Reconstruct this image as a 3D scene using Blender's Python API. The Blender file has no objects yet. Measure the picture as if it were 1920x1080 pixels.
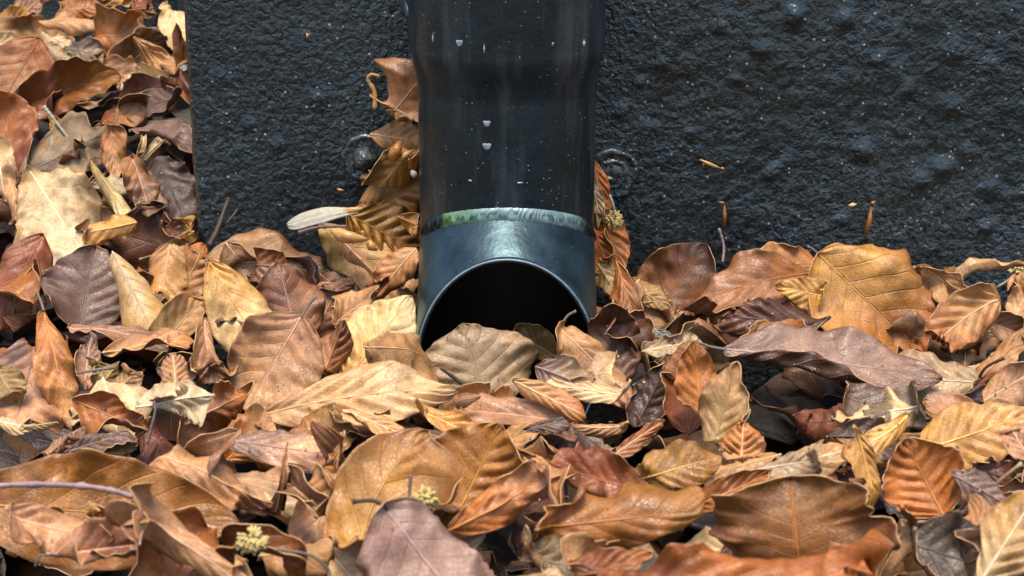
import bpy, bmesh, math, random, re, zlib
from mathutils import Vector, Matrix, noise

# ---------------------------------------------------------------- camera, sky, sun, exposure
R = math.radians
scene = bpy.context.scene
col = scene.collection
rnd = random.Random(7)

CAM = Vector((0.0, -0.75, 0.27)); PITCH = R(18); FPX = 3000.0
cd = bpy.data.cameras.new("camera"); cam = bpy.data.objects.new("camera", cd); col.objects.link(cam)
cam.location = CAM; cam.rotation_euler = (math.pi/2 - PITCH, 0, 0)
cd.sensor_width = 36; cd.lens = FPX/1920*36; cd.clip_start = 0.01; cd.clip_end = 2000
cd.dof.use_dof = True; cd.dof.focus_distance = 0.69; cd.dof.aperture_fstop = 32
scene.camera = cam

SUN_EL, SUN_ROT = R(78), R(185)
w = bpy.data.worlds.new("World"); scene.world = w; w.use_nodes = True
nt = w.node_tree; nt.nodes.clear()
sky = nt.nodes.new("ShaderNodeTexSky"); sky.sky_type = 'NISHITA'; sky.sun_disc = False
sky.sun_elevation = SUN_EL; sky.sun_rotation = SUN_ROT; sky.air_density = 1.0; sky.dust_density = 2.5; sky.ozone_density = 1.0
bg = nt.nodes.new("ShaderNodeBackground"); bg.inputs[1].default_value = 0.08
wo = nt.nodes.new("ShaderNodeOutputWorld")
nt.links.new(sky.outputs[0], bg.inputs[0]); nt.links.new(bg.outputs[0], wo.inputs[0])

ld = bpy.data.lights.new("sun", 'SUN'); ld.energy = 1.4; ld.angle = R(24); ld.color = (1.0, 0.91, 0.76)
sun = bpy.data.objects.new("sun", ld); col.objects.link(sun)
sdir = Vector((math.sin(SUN_ROT)*math.cos(SUN_EL), math.cos(SUN_ROT)*math.cos(SUN_EL), math.sin(SUN_EL)))
sun.rotation_euler = sdir.to_track_quat('Z', 'Y').to_euler()

vs = scene.view_settings
vs.view_transform = 'Standard'; vs.look = 'None'; vs.gamma = 1.0; vs.use_curve_mapping = False
vs.exposure = 1.72
scene.render.engine = 'CYCLES'

# ---------------------------------------------------------------- helpers
GROUND = -0.050
WALL_X = -0.1539                      # free left end of the black wall
FWD = Vector((0, math.cos(PITCH), -math.sin(PITCH))); UPV = Vector((0, math.sin(PITCH), math.cos(PITCH))); RGT = Vector((1, 0, 0))

def ray(px, py):                      # direction with unit depth
    return FWD + RGT*((px-960)/FPX) + UPV*((540-py)/FPX)
def at_d(px, py, d): return CAM + ray(px, py)*d
def at_Y(px, py, Y):
    r = ray(px, py); return CAM + r*((Y-CAM.y)/r.y)
def sm(a, b, x):
    t = min(1, max(0, (x-a)/(b-a))); return t*t*(3-2*t)
def heap(x, y):                       # height of the top of the leaf drift
    h = 0.036 + 0.012*noise.noise(Vector((x*9, y*9, 3.1)))
    left = 1 - sm(-0.20, -0.11, x)
    h += left*0.085*sm(-0.12, 0.55, y)
    h += 0.010*sm(-0.10, 0.0, y)*(1-left)
    return h
_sd = {}
def surf_d(px, py):
    k = (round(px), round(py))
    if k in _sd: return _sd[k]
    d = 0.25; r = ray(px, py)
    while d < 1.6:
        p = CAM + r*d
        if p.z < heap(p.x, p.y): break
        if p.x > WALL_X and p.y > -0.010: break
        d += 0.004
    _sd[k] = d
    return d

def mat(name):
    m = bpy.data.materials.new(name); m.use_nodes = True
    t = m.node_tree; t.nodes.clear()
    o = t.nodes.new("ShaderNodeOutputMaterial")
    return m, t, o
class NB:                             # tiny node helper
    def __init__(s, t): s.t = t
    def n(s, typ, **kw):
        x = s.t.nodes.new(typ)
        for k, v in kw.items(): setattr(x, k, v)
        return x
    def l(s, a, b): s.t.links.new(a, b)
    def val(s, inp, v):
        if hasattr(v, 'is_output') or isinstance(v, bpy.types.NodeSocket): s.l(v, inp)
        else: inp.default_value = v
    def math(s, op, a, b=None, clamp=False):
        x = s.n("ShaderNodeMath", operation=op, use_clamp=clamp); s.val(x.inputs[0], a)
        if b is not None: s.val(x.inputs[1], b)
        return x.outputs[0]
    def ramp(s, f, stops):
        x = s.n("ShaderNodeValToRGB"); s.l(f, x.inputs[0]); e = x.color_ramp.elements
        while len(e) < len(stops): e.new(0.5)
        for i, (p, c) in enumerate(stops):
            e[i].position = p; e[i].color = c if isinstance(c, tuple) else (c, c, c, 1)
        return x.outputs[0]
    def noise(s, vec, scale, detail=3, rough=0.55, dist=0):
        x = s.n("ShaderNodeTexNoise"); s.l(vec, x.inputs['Vector'])
        x.inputs['Scale'].default_value = scale; x.inputs['Detail'].default_value = detail
        x.inputs['Roughness'].default_value = rough; x.inputs['Distortion'].default_value = dist
        return x.outputs['Fac']
    def voro(s, vec, scale, feature='F1', out='Distance', rand=1.0):
        x = s.n("ShaderNodeTexVoronoi", feature=feature); s.l(vec, x.inputs['Vector']); x.inputs['Scale'].default_value = scale
        x.inputs['Randomness'].default_value = rand
        return x.outputs[out]
    def mix(s, f, a, b, blend='MIX'):
        x = s.n("ShaderNodeMix", data_type='RGBA', blend_type=blend)
        s.val(x.inputs[0], f); s.val(x.inputs[6], a); s.val(x.inputs[7], b)
        return x.outputs[2]
    def bump(s, h, strength, dist, normal=None):
        x = s.n("ShaderNodeBump"); s.l(h, x.inputs['Height']); x.inputs['Strength'].default_value = strength
        x.inputs['Distance'].default_value = dist
        if normal: s.l(normal, x.inputs['Normal'])
        return x.outputs[0]
    def bsdf(s, c, rough, spec=0.5, metal=0.0, normal=None, tint=None):
        x = s.n("ShaderNodeBsdfPrincipled"); s.val(x.inputs['Base Color'], c); s.val(x.inputs['Roughness'], rough)
        if tint: x.inputs['Specular Tint'].default_value = tint
        x.inputs['Specular IOR Level'].default_value = spec; x.inputs['Metallic'].default_value = metal
        if normal: s.l(normal, x.inputs['Normal'])
        return x

# ---------------------------------------------------------------- materials
def leaf_material(name, gain, rough, under):
    m, t, o = mat(name); b = NB(t)
    tint = b.n("ShaderNodeAttribute", attribute_name="tint_under" if under else "tint")
    uv = b.n("ShaderNodeUVMap"); tc = b.n("ShaderNodeTexCoord"); P = tc.outputs['Object']
    sp = b.n("ShaderNodeSeparateXYZ"); b.l(uv.outputs[0], sp.inputs[0])
    a = b.math('ABSOLUTE', b.math('SUBTRACT', b.math('MULTIPLY', sp.outputs[0], 2), 1))
    wob = b.math('MULTIPLY', b.math('SUBTRACT', b.noise(P, 45, 2), 0.5), 0.22)
    ph = b.math('ADD', b.math('SUBTRACT', b.math('MULTIPLY', sp.outputs[1], 7), b.math('MULTIPLY', a, 1.9)), wob)
    fr = b.math('ABSOLUTE', b.math('SUBTRACT', b.math('FRACT', ph), 0.5))
    vein = b.ramp(fr, [(0.445, 0.0), (0.49, 1.0)])
    vein = b.math('MULTIPLY', vein, b.ramp(a, [(0.80, 1.0), (0.99, 0.15)]))
    vein = b.math('MULTIPLY', vein, b.ramp(b.noise(P, 33, 2), [(0.35, 0.1), (0.6, 1.0)]))
    rib = b.ramp(a, [(0.0, 1.0), (0.035, 0.0)])
    vein = b.math('MAXIMUM', vein, rib)
    # blotches, cloudy bleaching, pits
    n1 = b.noise(P, 55, 4, 0.6, 0.4); n2 = b.noise(P, 260, 4, 0.65); n3 = b.noise(P, 22, 2, 0.5)
    c = b.mix(1.0, tint.outputs['Color'], b.ramp(n1, [(0.28, (0.55, 0.47, 0.40, 1)), (0.5, (1, 1, 1, 1)), (0.74, (1.28, 1.22, 1.12, 1))]), 'MULTIPLY')
    c = b.mix(1.0, c, b.ramp(n2, [(0.3, 0.76), (0.7, 1.16)]), 'MULTIPLY')
    c = b.mix(b.ramp(n3, [(0.52, 0.0), (0.70, 0.36)]), c, b.mix(1.0, c, (0.78, 0.55, 0.40, 1), 'MULTIPLY'))
    edge = b.ramp(b.math('ADD', a, b.math('MULTIPLY', b.math('SUBTRACT', n1, 0.5), 0.4)), [(0.78, 0.0), (1.0, 0.55)])
    c = b.mix(edge, c, b.mix(1.0, c, (0.66, 0.52, 0.42, 1), 'MULTIPLY'))
    vm = b.mix(b.math('MULTIPLY', vein, 0.75), (1, 1, 1, 1), tint.outputs['Alpha'])
    c = b.mix(1.0, c, vm, 'MULTIPLY')
    spot = b.ramp(b.voro(P, 130), [(0.05, 1.0), (0.16, 0.0)])
    spot = b.math('MULTIPLY', spot, b.ramp(b.noise(P, 40, 1), [(0.50, 0.0), (0.60, 0.8)]))
    c = b.mix(spot, c, (0.035, 0.02, 0.012, 1))
    dust = b.ramp(b.voro(P, 330), [(0.06, 1.0), (0.14, 0.0)])
    dust = b.math('MULTIPLY', dust, b.ramp(b.noise(P, 70, 1), [(0.60, 0.0), (0.68, 0.5)]))
    c = b.mix(dust, c, (0.55, 0.5, 0.40, 1))
    c = b.mix(1.0, c, (0.99, 0.85, 0.68, 1), 'MULTIPLY')
    cell = b.voro(P, 620, 'DISTANCE_TO_EDGE')
    c = b.mix(1.0, c, b.ramp(cell, [(0.0, 0.80), (0.10, 1.03)]), 'MULTIPLY')
    stain = b.ramp(b.noise(P, 95, 5, 0.7, 0.6), [(0.55, 0.0), (0.68, 0.55)])
    c = b.mix(stain, c, b.mix(1.0, c, (0.50, 0.40, 0.34, 1), 'MULTIPLY'))
    h = b.math('ADD', b.math('MULTIPLY', b.ramp(cell, [(0.0, 0.0), (0.12, 1.0)]), 0.15), b.math('MULTIPLY', vein, 0.8 if under else -0.7))
    h = b.math('ADD', h, b.math('MULTIPLY', n2, 0.75)); h = b.math('ADD', h, b.math('MULTIPLY', n1, 1.1))
    nrm = b.bump(h, 0.5, 0.0009)
    rg = b.ramp(b.noise(P, 75, 4, 0.65), [(0.3, rough+0.20), (0.7, rough-0.09)])
    bs = b.bsdf(c, rg, 0.65, 0, nrm)
    tr = b.n("ShaderNodeBsdfTranslucent"); b.l(b.mix(1.0, c, (1.0, 0.72, 0.45, 1), 'MULTIPLY'), tr.inputs[0])
    mx = b.n("ShaderNodeMixShader"); mx.inputs[0].default_value = 0.17
    b.l(bs.outputs[0], mx.inputs[1]); b.l(tr.outputs[0], mx.inputs[2]); b.l(mx.outputs[0], o.inputs[0])
    return m
M = {}
M['leaf'] = leaf_material("leaf_upper_side", 1.0, 0.42, False)
M['under'] = leaf_material("leaf_under_side", 1.0, 0.46, True)

def simple(name, c, rough=0.6, spec=0.4, var=0.35, nscale=300, bump=0.4, bd=0.0005, trans=0):
    m, t, o = mat(name); b = NB(t); P = b.n("ShaderNodeTexCoord").outputs['Object']
    n = b.noise(P, nscale, 4, 0.6)
    cc = b.mix(1.0, (*c, 1), b.ramp(n, [(0.25, 1-var), (0.75, 1+var)]), 'MULTIPLY')
    bs = b.bsdf(cc, rough, spec, 0, b.bump(n, bump, bd))
    if trans:
        tr = b.n("ShaderNodeBsdfTranslucent"); b.l(cc, tr.inputs[0]); mx = b.n("ShaderNodeMixShader"); mx.inputs[0].default_value = trans
        b.l(bs.outputs[0], mx.inputs[1]); b.l(tr.outputs[0], mx.inputs[2]); b.l(mx.outputs[0], o.inputs[0])
    else: b.l(bs.outputs[0], o.inputs[0])
    return m
M['stalk'] = simple("stalk_tan", (0.30, 0.20, 0.11))
M['stalk_grey'] = simple("stalk_grey", (0.16, 0.125, 0.095))
M['stalk_dark'] = simple("stalk_dark", (0.045, 0.028, 0.02))
M['twig'] = simple("twig_bark", (0.26, 0.17, 0.17), 0.5)
M['bud'] = simple("bud_scale_brown", (0.42, 0.17, 0.035), 0.3, 0.5, trans=0.15)
M['bud_pale'] = simple("bud_scale_tan", (0.55, 0.30, 0.10), 0.35, 0.5, trans=0.15)
M['catkin'] = simple("catkin_yellow", (0.50, 0.38, 0.15), 0.7, 0.3)
M['wing'] = simple("seed_wing", (0.38, 0.35, 0.27), 0.5, 0.4, 0.25, 500)
M['sand'] = simple("sand_grain", (0.42, 0.39, 0.33), 0.6, 0.5, 0.6, 250)
M['lining'] = simple("sooty_pipe_inside", (0.003, 0.003, 0.003), 0.8, 0.1)  # near black: the shade inside the shoe is put into its colour
M['edge'] = simple("worn_metal_edge", (0.16, 0.22, 0.25), 0.35, 0.7, 0.5, 160)
M['frag'] = simple("green_grey_leaf", (0.10, 0.10, 0.085), 0.5)
M['drip'] = simple("dried_drip", (0.30, 0.36, 0.40), 0.16, 0.6, 0.3)  # pale colour stands in for the sky highlight on black paint runs

def rib_material():
    m, t, o = mat("leaf_midrib"); b = NB(t); tint = b.n("ShaderNodeAttribute", attribute_name="tint")
    P = b.n("ShaderNodeTexCoord").outputs['Object']; n = b.noise(P, 300, 3)
    b.l(b.bsdf(b.mix(1.0, tint.outputs['Color'], b.ramp(n, [(0.3, 0.7), (0.7, 1.25)]), 'MULTIPLY'), 0.5, 0.4).outputs[0], o.inputs[0]); return m
M['rib'] = rib_material()
M['rim'] = simple('leaf_rim', (0.55, 0.33, 0.15), 0.5, 0.4)

def soil():
    m, t, o = mat("dark_soil"); b = NB(t); P = b.n("ShaderNodeTexCoord").outputs['Object']
    n = b.noise(P, 40, 6, 0.65); v = b.voro(P, 22, 'F1', 'Color')
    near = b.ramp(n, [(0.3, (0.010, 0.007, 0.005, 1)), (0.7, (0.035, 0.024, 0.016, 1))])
    sv = b.n("ShaderNodeSeparateColor"); b.l(v, sv.inputs[0])
    far = b.ramp(sv.outputs[0], [(0.0, (0.05, 0.025, 0.012, 1)), (0.5, (0.16, 0.085, 0.04, 1)), (1.0, (0.26, 0.17, 0.09, 1))])
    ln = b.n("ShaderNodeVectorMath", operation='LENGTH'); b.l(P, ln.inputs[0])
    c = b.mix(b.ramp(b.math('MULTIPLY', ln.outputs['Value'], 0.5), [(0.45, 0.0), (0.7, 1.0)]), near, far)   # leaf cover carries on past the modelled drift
    b.l(b.bsdf(c, 0.85, 0.3, 0, b.bump(n, 0.8, 0.006)).outputs[0], o.inputs[0]); return m
M['soil'] = soil()

def wall_paint():
    m, t, o = mat("black_wall_paint"); b = NB(t); P = b.n("ShaderNodeTexCoord").outputs['Object']
    n1 = b.noise(P, 26, 4, 0.6); n2 = b.noise(P, 900, 3, 0.6, 0.3); n3 = b.noise(P, 340, 2, 0.45, 0.5)
    c = b.ramp(n1, [(0.3, (0.004, 0.0065, 0.0075, 1)), (0.7, (0.010, 0.0145, 0.016, 1))])
    # dusty crumbs lodged in the paint, thickest in cloudy patches
    area = b.ramp(b.noise(P, 11, 4, 0.65), [(0.36, 0.12), (0.66, 1.0)])
    crumb = b.ramp(b.noise(P, 560, 4, 0.7, 0.8), [(0.53, 0.0), (0.66, 1.0)])
    c = b.mix(b.math('MULTIPLY', b.math('MULTIPLY', crumb, area), 0.85), c, (0.105, 0.135, 0.145, 1))
    spz = b.n("ShaderNodeSeparateXYZ"); b.l(P, spz.inputs[0])
    low = b.ramp(b.math('ADD', b.math('MULTIPLY', spz.outputs[2], 6.0), b.math('MULTIPLY', b.noise(P, 30, 5, 0.7), 0.8)), [(0.55, 0.55), (1.15, 0.0)])
    c = b.mix(b.math('MULTIPLY', low, b.ramp(b.noise(P, 300, 4, 0.7), [(0.42, 0.0), (0.62, 1.0)])), c, (0.10, 0.098, 0.088, 1))   # splashed dirt above the leaves
    grit = b.ramp(b.voro(P, 200), [(0.07, 1.0), (0.13, 0.0)])
    grit = b.math('MULTIPLY', grit, b.ramp(b.noise(P, 60, 3), [(0.40, 0.0), (0.50, 1.0)]))
    c = b.mix(grit, c, (0.36, 0.38, 0.37, 1))
    for rot, sc, k in (((0, 0.6, 0), 40, 0.5), ((0, -0.9, 0), 33, 0.47), ((0, 1.4, 0), 52, 0.5)):
        fib = b.n("ShaderNodeMapping"); b.l(P, fib.inputs[0]); fib.inputs['Rotation'].default_value = rot; fib.inputs['Scale'].default_value = (1, 1, 6)
        f1 = b.ramp(b.voro(fib.outputs[0], sc), [(0.02, 1.0), (0.045, 0.0)])
        f1 = b.math('MULTIPLY', f1, b.ramp(b.noise(P, sc*0.6, 2), [(k, 0.0), (k+.08, 0.55)]))
        c = b.mix(f1, c, (0.24, 0.26, 0.25, 1))
    r = b.ramp(n3, [(0.3, 0.20), (0.7, 0.34)])
    h = b.math('ADD', b.math('MULTIPLY', n2, 0.25), b.math('MULTIPLY', n3, 1.0))
    h = b.math('MULTIPLY', h, b.ramp(b.noise(P, 13, 3, 0.6), [(0.35, 0.35), (0.65, 1.05)]))
    b.l(b.bsdf(c, r, 1.0, 0, b.bump(h, 0.9, 0.0015), (0.80, 0.96, 1.0, 1)).outputs[0], o.inputs[0]); return m
M['wall'] = wall_paint()

def pipe_paint(name, sky_film):
    m, t, o = mat(name); b = NB(t); P = b.n("ShaderNodeTexCoord").outputs['Object']
    n1 = b.noise(P, 28, 4, 0.6); n2 = b.noise(P, 500, 4, 0.6)
    stm = b.n("ShaderNodeMapping"); b.l(P, stm.inputs[0]); stm.inputs['Scale'].default_value = (1, 1, 0.12)
    st = b.noise(stm.outputs[0], 90, 3, 0.6)
    c = b.ramp(n1, [(0.3, (0.003, 0.006, 0.008, 1)), (0.7, (0.009, 0.017, 0.021, 1))])
    c = b.mix(b.ramp(st, [(0.48, 0.0), (0.68, 0.8)]), c, (0.048, 0.062, 0.068, 1))
    grit = b.math('MULTIPLY', b.ramp(b.voro(P, 380), [(0.06, 1.0), (0.13, 0.0)]), b.ramp(b.noise(P, 75, 3), [(0.46, 0.0), (0.56, 0.9)]))
    c = b.mix(grit, c, (0.36, 0.40, 0.42, 1))
    fib = b.n("ShaderNodeMapping"); b.l(P, fib.inputs[0]); fib.inputs['Rotation'].default_value = (0, -0.7, 0); fib.inputs['Scale'].default_value = (0.6, 0.6, 5)
    f1 = b.math('MULTIPLY', b.ramp(b.voro(fib.outputs[0], 70), [(0.025, 1.0), (0.055, 0.0)]), b.ramp(b.noise(P, 30, 2), [(0.44, 0.0), (0.52, 0.7)]))
    c = b.mix(f1, c, (0.22, 0.27, 0.29, 1))
    mt = 0.0
    if sky_film: c = b.mix(b.ramp(b.noise(P, 45, 5, 0.65), [(0.3, 0.15), (0.68, 1.0)]), c, (0.05, 0.085, 0.105, 1)); mt = 0.65  # bluish metallic film paints the sky's reflection on the shoe, patchy like grime
    r = b.ramp(b.noise(P, 60, 4, 0.6), [(0.3, 0.28), (0.7, 0.42)] if sky_film else [(0.3, 0.24), (0.7, 0.42)])
    h = b.math('ADD', b.math('MULTIPLY', n1, 1.5), b.math('MULTIPLY', n2, 0.22))
    b.l(b.bsdf(c, r, 0.7, mt, b.bump(h, 0.45, 0.0014), (0.66, 0.90, 1.0, 1)).outputs[0], o.inputs[0]); return m
M['pipe'] = pipe_paint("black_pipe_paint", False)
M['shoe'] = pipe_paint("weathered_shoe_paint", True)

def weld_metal():
    m, t, o = mat("weld_bead"); b = NB(t); P = b.n("ShaderNodeTexCoord").outputs['Object']
    sp = b.n("ShaderNodeSeparateXYZ"); b.l(P, sp.inputs[0]); n = b.noise(P, 160, 4, 0.6)
    x = b.math('ADD', sp.outputs[0], b.math('MULTIPLY', b.math('SUBTRACT', n, 0.5), 0.012))
    mr = b.n("ShaderNodeMapRange"); b.l(x, mr.inputs[0]); mr.inputs[1].default_value = -0.04; mr.inputs[2].default_value = 0.04
    c = b.ramp(mr.outputs[0], [(0.02, (0.012, 0.015, 0.017, 1)), (0.13, (0.02, 0.03, 0.03, 1)), (0.16, (0.11, 0.23, 0.08, 1)), (0.28, (0.15, 0.27, 0.18, 1)), (0.45, (0.20, 0.30, 0.30, 1)), (0.86, (0.19, 0.29, 0.30, 1)), (0.93, (0.014, 0.018, 0.02, 1))])
    c = b.mix(1.0, c, b.ramp(n, [(0.3, 0.6), (0.7, 1.3)]), 'MULTIPLY')
    b.l(b.bsdf(c, 0.30, 0.6, 0.25, b.bump(n, 0.3, 0.0008)).outputs[0], o.inputs[0]); return m
M['weld'] = weld_metal()

# ---------------------------------------------------------------- mesh helpers
def mesh_obj(name, verts, faces, mats, parent=None, origin=Vector((0, 0, 0)), smooth=True):
    me = bpy.data.meshes.new(name); me.from_pydata([tuple(Vector(v)-origin) for v in verts], [], faces); me.update()
    for mm in (mats if isinstance(mats, (list, tuple)) else [mats]): me.materials.append(mm)
    if smooth: me.shade_smooth()
    o = bpy.data.objects.new(name, me); col.objects.link(o)
    if parent is not None: o.parent = parent
    else: o.location = origin
    return o
def tag(o, label, cat, group=None):
    o['label'] = label; o['category'] = cat
    if group: o['group'] = group
    return o
def empty(name, loc):
    o = bpy.data.objects.new(name, None); o.empty_display_size = 0.01; o.location = loc; col.objects.link(o); return o
def tube(pts, rads, n=8, jag=0.0):
    V, F = [], []
    pts = [Vector(p) for p in pts]; up = Vector((0.13, 0.31, 0.94)).normalized()
    for i, p in enumerate(pts):
        T = (pts[min(i+1, len(pts)-1)] - pts[max(i-1, 0)]).normalized()
        A = T.cross(up)
        if A.length < 1e-3: A = T.cross(Vector((1, 0, 0)))
        A.normalize(); B = T.cross(A)
        for k in range(n):
            a = 2*math.pi*k/n; rr = rads[i]*(1+jag*(rnd.random()-0.5))
            V.append(p + (A*math.cos(a) + B*math.sin(a))*rr)
    for i in range(len(pts)-1):
        for k in range(n):
            F.append((i*n+k, i*n+(k+1) % n, (i+1)*n+(k+1) % n, (i+1)*n+k))
    F.append(tuple(range(n-1, -1, -1))); F.append(tuple((len(pts)-1)*n+k for k in range(n)))
    return V, F
def curve_pts(ps, n=14):              # Catmull-Rom through points
    ps = [Vector(p) for p in ps]; q = [ps[0]*2-ps[1]] + ps + [ps[-1]*2-ps[-2]]; out = []
    seg = len(ps)-1
    for i in range(n):
        u = i/(n-1)*seg; k = min(int(u), seg-1); f = u-k
        p0, p1, p2, p3 = q[k:k+4]
        out.append(0.5*((2*p1) + (p2-p0)*f + (2*p0-5*p1+4*p2-p3)*f*f + (3*p1-p0-3*p2+p3)*f**3))
    return out
# ---------------------------------------------------------------- the setting: ground, wall, pipe
g = mesh_obj("ground", [(-900, -900, GROUND), (900, -900, GROUND), (900, 900, GROUND), (-900, 900, GROUND)], [(0, 1, 2, 3)], M['soil'])
g['kind'] = 'structure'

def build_wall():
    x0, x1, z0, z1, dx = WALL_X, 0.62, GROUND-0.02, 0.46, 0.0016
    nx, nz = int((x1-x0)/dx), int((z1-z0)/dx)
    blis = [(1495, 28, 4, 1.6), (1585, 38, 4.5, 1.8), (1350, 52, 3, 1.4), (1615, 284, 4.5, 1.9), (1770, 316, 4.5, 2.0), (1722, 338, 5, 1.7), (1856, 352, 5, 1.9),
            (1846, 428, 4, 1.5), (1380, 148, 2.5, 1.3), (1580, 412, 3, 1.1), (1290, 250, 3, 1.2), (1165, 210, 3, 1.4), (1860, 120, 4, 1.0), (1700, 170, 4, 1.0), (470, 232, 3, 1.0), (595, 185, 4, 1.0), (520, 272, 3, 0.9), (1440, 330, 3, 1.0), (1240, 120, 3, 1.2), (1790, 200, 3.5, 1.3), (1650, 110, 3.5, 1.2)]
    bl = []
    for px, py, r, h in blis:
        p = at_Y(px, py, 0); bl.append((p.x, p.z, r*0.00095, h*0.0011))
    wr = random.Random(8)
    bl += [(wr.uniform(0.05, 0.55), wr.uniform(0.03, 0.4), wr.uniform(.0012, .003), wr.uniform(.0005, .0014)) for _ in range(16)]
    V = []
    for j in range(nz+1):
        z = z0+(z1-z0)*j/nz
        for i in range(nx+1):
            x = x0+(x1-x0)*i/nx
            orange = 0.35+0.65*sm(0.03, 0.10, x)
            d = noise.noise(Vector((x*230, z*250, 1.3)))*0.00045*orange + noise.noise(Vector((x*95, z*105, 4.3)))*0.00035*orange
            d += noise.noise(Vector((x*290, z*290, 9.3)))*0.00016 + noise.noise(Vector((x*14, z*14, 2.2)))*0.0012
            v = noise.noise(Vector((x*60, z*60, 7.7)))
            if v > 0.42: d += (v-0.42)*0.004
            for bx, bz, br, bh in bl:
                q = ((x-bx)**2+(z-bz)**2)/(br*br)
                if q < 6: d += bh*math.exp(-q)
            e = x-x0
            if e < 0.004: d -= 0.0035*(1-e/0.004)**2
            if i == 0: d = -0.004
            V.append((x + (0.0006*noise.noise(Vector((z*60, 0, 5))) if i == 0 else 0), -d, z))
    F = [(j*(nx+1)+i, j*(nx+1)+i+1, (j+1)*(nx+1)+i+1, (j+1)*(nx+1)+i) for j in range(nz) for i in range(nx)]
    n0 = len(V)
    back = 0.42
    for j in range(nz+1): V.append((x0, back, z0+(z1-z0)*j/nz))
    for j in range(nz): F.append((j*(nx+1), (j+1)*(nx+1), n0+j+1, n0+j))
    k = len(V)
    V += [(x1, back, z0), (x1, back, z1)]
    F.append((nz*(nx+1),) + tuple(nz*(nx+1)+i for i in range(1, nx+1)) + (k+1, n0+nz))
    F.append(tuple(j*(nx+1)+nx for j in range(nz+1))[::-1] + (k, k+1))
    F.append((n0, n0+nz, k+1, k))
    o = mesh_obj("wall", V, F, M['wall'])
    o['kind'] = 'structure'
    # a second black wall closes the corner behind the drift on the left
    bx = [(-0.95, 0.60, GROUND-0.02), (WALL_X+0.2, 0.60, GROUND-0.02), (WALL_X+0.2, 0.60, 0.46), (-0.95, 0.60, 0.46)]
    V2 = []; F2 = []; n = 60
    for j in range(n+1):
        for i in range(n+1):
            x = -0.95+(1.0)*i/n; z = GROUND-0.02+0.5*j/n
            V2.append((x, 0.60-0.0025*noise.noise(Vector((x*60, z*60, 0))), z))
    F2 = [(j*(n+1)+i, j*(n+1)+i+1, (j+1)*(n+1)+i+1, (j+1)*(n+1)+i) for j in range(n) for i in range(n)]
    m = len(V2); V2 += [(-0.95, 0.75, GROUND-0.02), (0.05, 0.75, GROUND-0.02), (0.05, 0.75, 0.45), (-0.95, 0.75, 0.45)]
    F2 += [(n*(n+1)+n, n*(n+1), m+3, m+2), (0, n*(n+1), m+3, m), (n, m+1, m+2, n*(n+1)+n), (m, m+1, m+2, m+3)]
    o2 = mesh_obj("rear_wall", V2, F2, M['wall']); o2['kind'] = 'structure'
build_wall()

# pipe -----------------------------------------------------------------
PX, PY, PR, PU = at_Y(950, 300, -0.10).x, -0.060, 0.0388, 0.0423
PF = PY-PR
zs1 = at_Y(950, 186, PF).z; zs0 = at_Y(950, 118, PY-PU).z; ZW = at_Y(950, 409, PF).z
TH = R(54); TM = math.tan(TH/2); ZM = ZW - PR*TM
YO = PF-0.0163; WT = 0.0022
def mitre_z(y): return ZM - (y-PY)*TM
NA = 96
pipe = empty("downpipe", (PX, PY, GROUND))
tag(pipe, "black painted metal downpipe ending in an open welded shoe among the leaves", "downpipe")
def ring(r, zf):
    out = []
    for k in range(NA):
        a = 2*math.pi*k/NA; y = PY+r*math.sin(a); out.append(Vector((PX+r*math.cos(a), y, zf(y) if callable(zf) else zf)))
    return out
def loft(rings, cap=False):
    V, F = [], []
    for r_ in rings: V += r_
    for i in range(len(rings)-1):
        for k in range(NA): F.append((i*NA+k, (i+1)*NA+k, (i+1)*NA+(k+1) % NA, i*NA+(k+1) % NA))
    return V, F
O = Vector((PX, PY, GROUND))
def strip(name, rings, m, parent):
    V, F = loft(rings); return mesh_obj(name, V, F, m, parent, O)
# tube: outer face from the weld up to the shoulder, then the inner face back down
rs = [ring(PR, mitre_z)] + [ring(PR, lambda y, t=t: mitre_z(y)*(1-t)+zs1*t) for t in (0.25, 0.5, 0.75, 0.93)]
rs += [ring(PR, zs1-0.0008), ring(PR+0.0003, zs1+0.0006)]
ns = 8
for i in range(1, ns): 
    t = i/ns; rs.append(ring(PR+0.0003+(PU-PR-0.0003)*sm(0, 1, t), zs1+0.0006+(zs0-zs1)*t))
rs += [ring(PU, zs0+0.001), ring(PU, 0.34), ring(PU, 0.46), ring(PU-WT, 0.46), ring(PU-WT, zs0), ring(PR-WT, zs1), ring(PR-WT, mitre_z)]
tube_o = strip("tube", rs, M['pipe'], pipe)
# shoe
D = Vector((0, -math.sin(TH), -math.cos(TH)))
def shoe_ring(r, t, lip=0):
    out = []
    for p in ring(r, mitre_z):
        L = (p.y-(YO-lip))/math.sin(TH); out.append(p + D*L*t)
    return out
lipr = 0.0006
sh_out = [shoe_ring(PR+0.0002, t) for t in (0, 0.1, 0.25, 0.45, 0.65, 0.85, 0.95)] + [shoe_ring(PR+0.0002, 1.0), shoe_ring(PR+0.0002, 1.0, lipr), shoe_ring(PR-WT*0.6, 1.0, lipr), shoe_ring(PR-WT, 1.0)]
sho = strip("shoe", sh_out, M['shoe'], pipe)
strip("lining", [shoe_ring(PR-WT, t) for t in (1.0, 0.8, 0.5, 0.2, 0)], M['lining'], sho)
lipc = shoe_ring(PR-0.0007, 1.0, lipr+0.0001)
V, F = tube(lipc+[lipc[0]], [0.00055]*(NA+1), 6)
mesh_obj("worn_rim", V, F, M['edge'], sho, O)
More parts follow.
